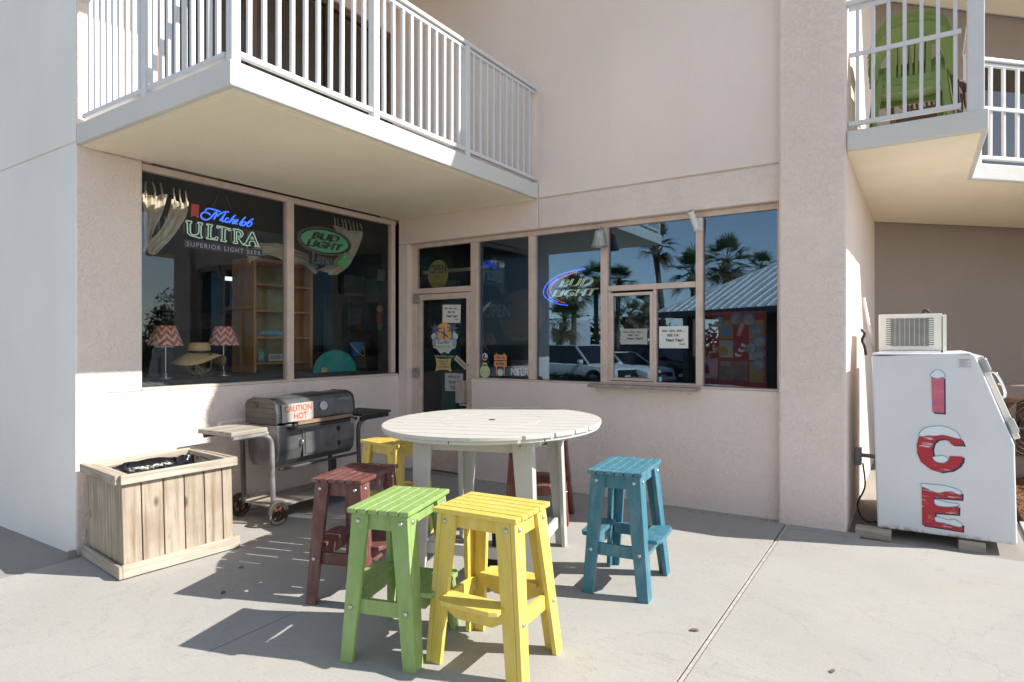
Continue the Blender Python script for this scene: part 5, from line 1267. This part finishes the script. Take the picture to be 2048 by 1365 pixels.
def palm(px_, yc, t, rad, label, lean=(0,0), seed=0):
    rnd = random.Random(seed); rad *= .84; top = mir(px_, yc, t); H = top.z - LOT
    base = Vector((top.x - lean[0], top.y - lean[1], LOT))
    p = thing('palm_tree', label, 'palm tree', base, 0, 'cabbage palms round the parking lot')
    tp = top - base; pts = [Vector((lean[0]*(k/8)**2, lean[1]*(k/8)**2, (H-.15)*k/8)) for k in range(9)]
    G().tube(pts, [.21,.17,.15,.145,.14,.14,.14,.15,.17], 12).obj('trunk', BARK, p, 0, True)
    g = G()
    for k in range(26):          # old leaf bases below the crown
        a_ = rnd.uniform(0, 6.28); z = H - .2 - rnd.uniform(0, .75); c0 = tp + Vector((0,0,z-H)); c0.x = lean[0]*(z/H)**2; c0.y = lean[1]*(z/H)**2
        d_ = Vector((math.cos(a_), math.sin(a_), .9)); g.bar(c0 + d_*.10, c0 + d_*.38, .07, .02)
    g.obj('leaf_bases', BARK, p)
    for dead, nl, mt in ((0, 25, PALMG), (1, 7, DEADP)):
        g = G()
        for k in range(nl):
            az = rnd.uniform(0, 6.283); el = R(rnd.uniform(-28, 78)) if not dead else R(rnd.uniform(-75, -35))
            d_ = Vector((math.cos(az)*math.cos(el), math.sin(az)*math.cos(el), math.sin(el))); sl = rad*rnd.uniform(.42,.58)
            c0 = tp.copy(); c1 = c0 + d_*sl - Vector((0,0,.10*sl*sl)); g.tube([c0, (c0+c1)/2 + Vector((0,0,.05)), c1], [.022,.015,.010], 4)
            side = d_.cross(Vector((0,0,1)));
            if side.length < .05: side = Vector((1,0,0))
            side.normalize(); up = side.cross(d_); fl = rad*rnd.uniform(.48,.62)
            nb = 17
            for b_ in range(nb):
                th = R(-105 + 210*b_/(nb-1)) + rnd.uniform(-.05,.05)
                dd_ = (d_*math.cos(th) + side*math.sin(th) + up*(.10 + .18*abs(math.sin(th)))).normalized(); L = fl*(.72 + .28*math.cos(th))*rnd.uniform(.85,1.05)
                wv = dd_.cross(up).normalized()*.028*rad/1.6
                m1 = c1 + dd_*L*.55; m2 = c1 + dd_*L - Vector((0,0,1))*L*rnd.uniform(.12,.38)
                g.add([c1 - wv*.4, c1 + wv*.4, m1 + wv, m1 - wv, m2], [(0,1,2,3),(3,2,4)])
        g.obj('dry_fronds' if dead else 'crown', mt, p)
    return p
palm(1308, 488, 33, 1.85, 'tall palm whose crown touches the mirrored balcony corner', (-.5,.3), 1)
palm(1388, 545, 30, 1.75, 'palm mirrored just left of the tall window mullion', (.1,.1), 2)
palm(1452, 522, 31, 1.9, 'bushy palm mirrored above the metal pavilion roof', (.2,0), 3)
palm(1522, 535, 40, 1.7, 'small palm mirrored beside the pavilion ridge', (0,.2), 4)
palm(1238, 562, 36, 1.5, 'palm mirrored beside the left window post', (.1,0), 5)
palm(1192, 558, 37, 1.6, 'slim palm mirrored behind the neon letters', (.0,.1), 6)
palm(1150, 585, 34, 1.6, 'palm mirrored in the middle of the neon arcs', (.2,.1), 7)
palm(1128, 640, 27, 1.5, 'low leaning palm mirrored at the edge of the shop wing', (.5,.1), 8)
palm(1262, 628, 46, 1.5, 'distant palm mirrored above the left sliding pane notice', (0,0), 9)
palm(1292, 610, 38, 1.6, 'palm mirrored at the top right of the left sliding pane', (.3,0), 10)
palm(1283, 650, 52, 1.5, 'far short palm mirrored behind the sedan', (0,0), 11)

# --- pavilion with standing seam roof
ev = [mir(1311, 627, 25.8), mir(1565, 612, 20.4)]
e0, e1 = Vector((ev[0].x, ev[0].y, 0)), Vector((ev[1].x, ev[1].y, 0)); ed = (e1-e0).normalized(); en = Vector((ed.y, -ed.x, 0))
if en.y > 0: en = -en
PVL, EZ, AZ = 8.6, 2.72, 5.15
pv = thing('park_pavilion', 'open pavilion with ribbed silver metal hip roof across the lot', 'pavilion', (e0.x, e0.y, LOT), math.atan2(ed.y, ed.x))
sgn = -1.0                            # pavilion depth runs to local -Y
ROOFM = mat('galvalume_roof', (.62,.62,.61), .45, .15, var=.08, vs=1.5); RIB = mat('galvalume_rib', (.82,.82,.81), .4, .1)
zE, zA = EZ-LOT, AZ-LOT; q = [(0,0),(PVL,0),(PVL,-PVL),(0,-PVL)]; ap = (PVL/2, -PVL/2)
for i in range(4):
    a_, b_ = Vector((*q[i], zE)), Vector((*q[(i+1)%4], zE)); c_ = Vector((*ap, zA))
    nn = (b_-a_).cross(c_-a_).normalized()
    if nn.z < 0: nn = -nn
    pl3 = G().add([a_, b_, c_, a_-nn*.06, b_-nn*.06, c_-nn*.06], [(0,1,2),(5,4,3),(0,3,4,1),(1,4,5,2),(2,5,3,0)]).obj('roof_panel', ROOFM, pv)
    n = 21; mid_ = (a_+b_)/2; slope = c_ - mid_
    for k in range(n):
        f = (k+.5)/n; s0 = a_.lerp(b_, f); r_ = 1 - abs(2*f-1)
        if r_*slope.length < .25: continue
        G().bar(s0 + nn*.022, s0 + slope*r_*.99 + nn*.022, .035, .045, nn).obj('roof_seam', RIB, pl3)
    G().bar(a_ + nn*.02, c_ + nn*.03, .14, .04, nn).obj('hip_cap', RIB, pv)
    G().bar(a_ - Vector((0,0,.12)), b_ - Vector((0,0,.12)), .03, .20).obj('fascia', mat('fascia_dark', (.10,.095,.09), .6), pv)
WB_ = mat('pavilion_wall', (.13,.11,.09), .8, var=.2)
for x in (.9, PVL/2, PVL-.9):
    for y in (-.9, -PVL+.9): G().box(x-.14, x+.14, y-.14, y+.14, 0, zE-.1).obj('column', WB_, pv, .01)
G().box(1.6, PVL-.6, -PVL+1.2, -1.9, 0, zE-.05).obj('enclosed_room', WB_, pv)
for x in (2.4, 4.4, 6.2): G().box(x, x+1.2, -1.9, -1.86, .1, 2.2).obj('door', mat('pavilion_door', (.05,.055,.05), .6), pv, .01)

# --- cars
def make_car(name, label, cat, loc, heading, L, W, H, paint, suv):
    c = thing(name, label, cat, loc, heading, None)
    CP = mat(paint[0], paint[1], .25, var=.02, spec=.6); GLS = mat('car_glass', (.015,.018,.022), .06, spec=.7); BLKP = mat('car_black_trim', (.02,.02,.02), .55); TY = mat('car_tyre', (.025,.025,.025), .85); RM = mat('car_rim', (.30,.30,.31), .3, .8)
    zb, zh, zs = .30, (.98 if suv else .86), (1.02 if suv else .92)      # sill, hood, belt heights
    hl = L/2
    st = [(-hl, zb+.12, zs-.10, .80), (-hl+.10, zb, zs, .95), (-hl+.9, zb, zs+.03, 1.0), (0, zb, zs, 1.0), (hl-1.35, zb, zs-.02, 1.0), (hl-.45, zb, zh-.04, .97), (hl-.10, zb, zh-.16, .90), (hl, zb+.12, zh-.28, .78)]
    vs, fs = [], []; prof = [(.94,0),(1.0,.18),(1.0,.62),(.97,.88),(.86,1.0),(0,1.03)]
    for (x, z0, z1, k) in st:
        row = [(x, -W/2*k*a_, z0+(z1-z0)*b_) for a_, b_ in prof] + [(x, W/2*k*a_, z0+(z1-z0)*b_) for a_, b_ in reversed(prof[:-1])]; vs += row
    m_ = 11
    for i in range(len(st)-1):
        for j in range(m_-1): fs.append((i*m_+j, i*m_+j+1, (i+1)*m_+j+1, (i+1)*m_+j))
        fs.append((i*m_+m_-1, i*m_, (i+1)*m_, (i+1)*m_+m_-1))
    fs += [tuple(range(m_-1,-1,-1)), tuple((len(st)-1)*m_+j for j in range(m_))]
    bd = G().add(vs, fs).obj('body', CP, c, 0); smooth_by_angle(bd, 30)
    # cabin: glass house with painted roof and pillars
    if suv: xr0, xr1, xf1, xf0, xb0 = -hl+.25, .35, 1.25, .40, -hl+.08
    else: xr0, xr1, xf1, xf0, xb0 = -hl+1.15, .15, 1.05, .20, -hl+.55
    yb_, yt = W/2*.93, W/2*.74
    B4 = [(xb0,-yb_,zs-.02),(xf1,-yb_,zs-.04),(xf1,yb_,zs-.04),(xb0,yb_,zs-.02)]; T4 = [(xr0,-yt,H-.04),(xf0,-yt,H-.04),(xf0,yt,H-.04),(xr0,yt,H-.04)]
    G().hexa(B4+T4).obj('windows', GLS, c, .03)
    G().prism([(xr0-.02,-yt-.02),(xf0+.04,-yt-.02),(xf0+.04,yt+.02),(xr0-.02,yt+.02)], H-.05, H).obj('roof', CP, c, .03)
    for sy in (0, 1):
        k_ = (lambda p: p) if sy == 0 else (lambda p: (p[0], -p[1], p[2]))
        off = Vector((0, -.012 if sy == 0 else .012, 0))
        for f in ((0., 0.), (1., 1.)):
            a_ = Vector(k_(B4[0])).lerp(Vector(k_(B4[1])), f[0]); b_ = Vector(k_(T4[0])).lerp(Vector(k_(T4[1])), f[1]); G().bar(a_+off, b_+off, .09, .05, (0,1,0)).obj('pillar', CP, c, .01)
        for f in (.36, .66):
            a_ = Vector(k_(B4[0])).lerp(Vector(k_(B4[1])), f); b_ = Vector(k_(T4[0])).lerp(Vector(k_(T4[1])), f); G().bar(a_+off, b_+off, .07, .03, (0,1,0)).obj('pillar', BLKP, c, .006)
        y = (-1 if sy == 0 else 1)
        mi = G().box(.85,1.0,min(y*W/2*.96,y*(W/2+.17)),max(y*W/2*.96,y*(W/2+.17)),zs-.02,zs+.14).obj('mirror', CP, c, .03)
        G().hexa([(hl-.34,y*(W/2-.16),zh-.30),(hl-.02,y*(W/2-.36),zh-.32),(hl-.02,y*(W/2-.62),zh-.32),(hl-.30,y*(W/2-.5),zh-.30),(hl-.36,y*(W/2-.13),zh-.17),(hl-.06,y*(W/2-.34),zh-.20),(hl-.06,y*(W/2-.62),zh-.20),(hl-.32,y*(W/2-.5),zh-.17)]).obj('headlight', mat('headlight_glass', (.6,.62,.65), .1, .5), c, .01)
        for x in (-hl+.95, hl-.92):
            wh = link('wheel', None, c); wh.location = (x, y*(W/2-.10), .36); wh.rotation_euler = (R(90), 0, 0)
            G().lathe([(.24,-.11),(.34,-.11),(.36,-.07),(.36,.07),(.34,.11),(.24,.11)], 24).obj('tyre', TY, wh); g = G().lathe([(.235,-.115),(.235,.115)], 24)
            g.obj('rim', RM, wh)
            g = G().lathe([(.42,-.02),(.42,.02),(.37,.02),(.37,-.02),(.42,-.02)], 24, Matrix.Translation((0,0,-y*.105)), False); g.obj('wheel_arch', BLKP, wh)
    G().box(hl-.05, hl+.012, -W*.30, W*.30, zb+.16, zh-.22).obj('grille', BLKP, c, .02); G().box(hl-.06, hl+.02, -W*.42, W*.42, zb-.02, zb+.14).obj('bumper', BLKP if suv else CP, c, .03)
    G().box(hl+.012, hl+.02, -.17, .17, zb+.14, zb+.25).obj('number_plate', mat('plate_white', (.6,.6,.6), .5), c)
    return c
p_ = mir(1160, 745, 26.5); make_car('parked_car', 'white sport utility car parked facing the shop, mirrored in glass', 'car', (p_.x, p_.y, LOT), R(14), 4.95, 1.96, 1.75, ('car_white_pearl', (.70,.70,.69)), True)
p_ = mir(1240, 745, 27); make_car('parked_car', 'white sedan mirrored in the left sliding pane', 'car', (p_.x, p_.y, LOT), R(20), 4.75, 1.85, 1.45, ('car_white_solid', (.74,.74,.72)), False)
p_ = mir(1325, 745, 33.); make_car('parked_car', 'black sport utility car mirrored behind the white sedan', 'car', (p_.x, p_.y, LOT), R(25), 4.9, 1.95, 1.72, ('car_black_paint', (.02,.022,.025)), True)
p_ = mir(1165, 725, 42.); make_car('parked_car', 'grey car parked in the far row, mirrored above white car', 'car', (p_.x, p_.y, LOT), R(70), 4.6, 1.85, 1.5, ('car_grey_paint', (.12,.12,.13)), False)
p_ = mir(1230, 720, 46.); make_car('parked_car', 'dark blue car in the far row, mirrored beside window post', 'car', (p_.x, p_.y, LOT), R(75), 4.8, 1.9, 1.7, ('car_blue_paint', (.04,.06,.10)), True)
# box truck
p_ = mir(1128, 700, 48.); tk = thing('box_truck', 'white box truck parked far back in the lot', 'truck', (p_.x, p_.y, LOT), R(80))
G().box(-3.2,1.6,-1.15,1.15,.9,3.6).obj('cargo_box', mat('truck_white', (.72,.72,.72), .5), tk, .04); G().hexa([(1.7,-1.05,.5),(3.6,-1.0,.5),(3.6,1.0,.5),(1.7,1.05,.5),(1.7,-1.05,2.4),(2.7,-1.0,2.35),(2.7,1.0,2.35),(1.7,1.05,2.4)]).obj('cab', mat('truck_white', (.72,.72,.72), .5), tk, .06); G().box(-3.2,3.4,-.5,.5,.5,.88).obj('chassis', BLACK, tk)
for x in (-2.2, 2.7):
    for y in (-.95, .95): G().lathe([(.46,-.14),(.48,0),(.46,.14)], 20, Matrix.Translation((x,y,.48)) @ Matrix.Rotation(R(90),4,'X')).obj('wheel', mat('car_tyre', (.025,.025,.025), .85), tk)
# --- shrubs, rocks, distant woods
def leaves(center, r3, n, size, name, mt, par=None, seed=0, flat_=.3):
    rnd = random.Random(seed); g = G()
    cl = [(Vector((rnd.gauss(0,.45), rnd.gauss(0,.45), rnd.gauss(.1,.4))), rnd.uniform(.25,.5)) for _ in range(14)]
    for i in range(n):
        c0, rr = rnd.choice(cl); v = Vector((rnd.gauss(0,1), rnd.gauss(0,1), rnd.gauss(0,1))).normalized()*rr*rnd.uniform(.6,1.05) + c0
        p = Vector((v.x*r3[0], v.y*r3[1], max(-.95, v.z)*r3[2])) + Vector(center); a_ = Vector((rnd.gauss(0,1), rnd.gauss(0,1), rnd.gauss(0,1))).normalized(); b_ = a_.orthogonal().normalized(); s_ = size*rnd.uniform(.6,1.3)
        g.add([p - a_*s_, p + b_*s_*.45, p + a_*s_, p - b_*s_*.45], [(0,1,2,3)])
    return g.obj(name, mt, par)
HEDG = leafmat('shrub_leaf', (.03,.05,.015), (.075,.10,.03)); WOOD_ = leafmat('winter_wood', (.05,.042,.03), (.035,.04,.02))
for i, (x, t, rr, lab) in enumerate(((1135, 25, .9, 'clipped shrub mirrored below the white sport utility car'), (1165, 24, .8, 'low shrub mirrored beside the neon window post'))):
    q_ = mir(x, 760, t); s_ = thing('shrub', lab, 'shrub', (q_.x, q_.y, LOT), 0); leaves((0,0,.28), (rr*1.3, rr*.7, .33), 1300, .07, 'foliage', HEDG, s_, i); G().tube([(0,0,0),(0,0,.4)], .03, 6).obj('stem', BARK, s_)
s_ = thing('shrub', 'dense green shrub beyond the ice machine, mirrored in shop window', 'shrub', (4.2, 7.9, -.05), 0); leaves((0,0,1.15), (1.25,1.2,1.05), 5000, .055, 'foliage', HEDG, s_, 5)
for k in range(5): G().tube([(0,0,0),(random.uniform(-.4,.4),random.uniform(-.4,.4),1.0)], .025, 6).obj('stem', BARK, s_)
ROCK = mat('limestone', (.36,.31,.25), .9, var=.25, vs=4, bump=.8, bs=8, bd=.04)
for i, (x, y, t, r_) in enumerate(((1240,757,23,.55),(1268,752,24,.7),(1300,755,24,.6),(1185,757,23,.45))):
    q_ = mir(x, y, t); g = G(); rnd = random.Random(i); n1, n2 = 7, 11; vs, fs = [], []
    for a_ in range(n1+1):
        for b_ in range(n2):
            th, ph = math.pi*a_/n1, 2*math.pi*b_/n2; k_ = r_*rnd.uniform(.8,1.1); vs.append((1.3*k_*math.sin(th)*math.cos(ph), k_*math.sin(th)*math.sin(ph), .55*k_*math.cos(th)+.2*r_))
    for a_ in range(n1):
        for b_ in range(n2): fs.append((a_*n2+b_, a_*n2+(b_+1)%n2, (a_+1)*n2+(b_+1)%n2, (a_+1)*n2+b_))
    o = g.add(vs, fs).obj('boulder', ROCK, None, 0); o.location = (q_.x, q_.y, LOT); tag(o, ['flat limestone boulder mirrored below the sedan','large limestone boulder mirrored right of the sedan','limestone boulder mirrored beside the sliding sash','small limestone boulder mirrored below the white sport utility car'][i], 'boulder', 'boulders along the lot edge')
g = G(); rnd = random.Random(3)
for k in range(6500):
    x = rnd.uniform(-70, 25); y = -62 - rnd.uniform(0, 7) + abs(x)*.08; h = 4.2 + 1.6*math.sin(x*.35) + 1.2*math.sin(x*.9+1); z = LOT + rnd.random()**.8*h
    p = Vector((x, y, z)); a_ = Vector((rnd.gauss(0,1), rnd.gauss(0,1), rnd.gauss(0,1))).normalized(); b_ = a_.orthogonal().normalized(); s_ = rnd.uniform(.25,.6)
    g.add([p - a_*s_, p + b_*s_*.5, p + a_*s_, p - b_*s_*.5], [(0,1,2,3)])
stuff(g.obj('far_woodland', WOOD_), 'brown and green winter woodland beyond the parking lot', 'woodland')

# ------------------------------------------------------------------ litter on the pavement
DRY = mat('dry_leaf', (.17,.10,.05), .8, var=.3, vs=30)
for i, (u, v, a_, lab) in enumerate(((-1.02, 3.32, .4, 'dry brown leaf on the pavement near the blue stool'), (-.35, 3.25, 1.3, 'small dry leaf right of the expansion joint'), (-3.72, 2.30, 2.2, 'dry leaf on the shaded pavement left of the maroon stool'), (-4.02, 2.62, .9, 'small dry leaf beside the wooden planter box'))):
    g = G(); L = .028 if i % 2 == 0 else .02
    P = [(-L,0,.002),(-L*.4,L*.45,.006),(L*.5,L*.35,.008),(L,0,.003),(L*.4,-L*.4,.007),(-L*.5,-L*.4,.004)]
    g.add(P + [(x,y,z+.0015) for x,y,z in P], [(5,4,3,2,1,0),(6,7,8,9,10,11)] + [(k,(k+1)%6,6+(k+1)%6,6+k) for k in range(6)])
    o = g.obj('fallen_leaf', DRY, None); o.location = (u, v, gz(u, v)+.001); o.rotation_euler = (0,0,a_); tag(o, lab, 'leaf', 'fallen leaves on the pavement')
g = G(); rnd = random.Random(11)
for k in range(160):
    u, v = rnd.uniform(-5.2, .6), rnd.uniform(1.2, 5.4); s_ = rnd.uniform(.0015,.004)
    if k > -1: v = 5.60 - abs(rnd.gauss(0,.05)); u = rnd.uniform(-4.1,-1.0)
    m_ = Matrix.Translation((u, v, gz(u,v)+s_*.4)) @ Matrix.Rotation(rnd.uniform(0,3), 4, 'Z')
    g.box(-s_*1.6, s_*1.6, -s_, s_, -s_*.5, s_*.5, m_)
stuff(g.obj('sand_grit', mat('grit', (.24,.21,.17), .9, var=.4, vs=30)), 'sand grit scattered over the pavement and along the wall foot', 'grit')
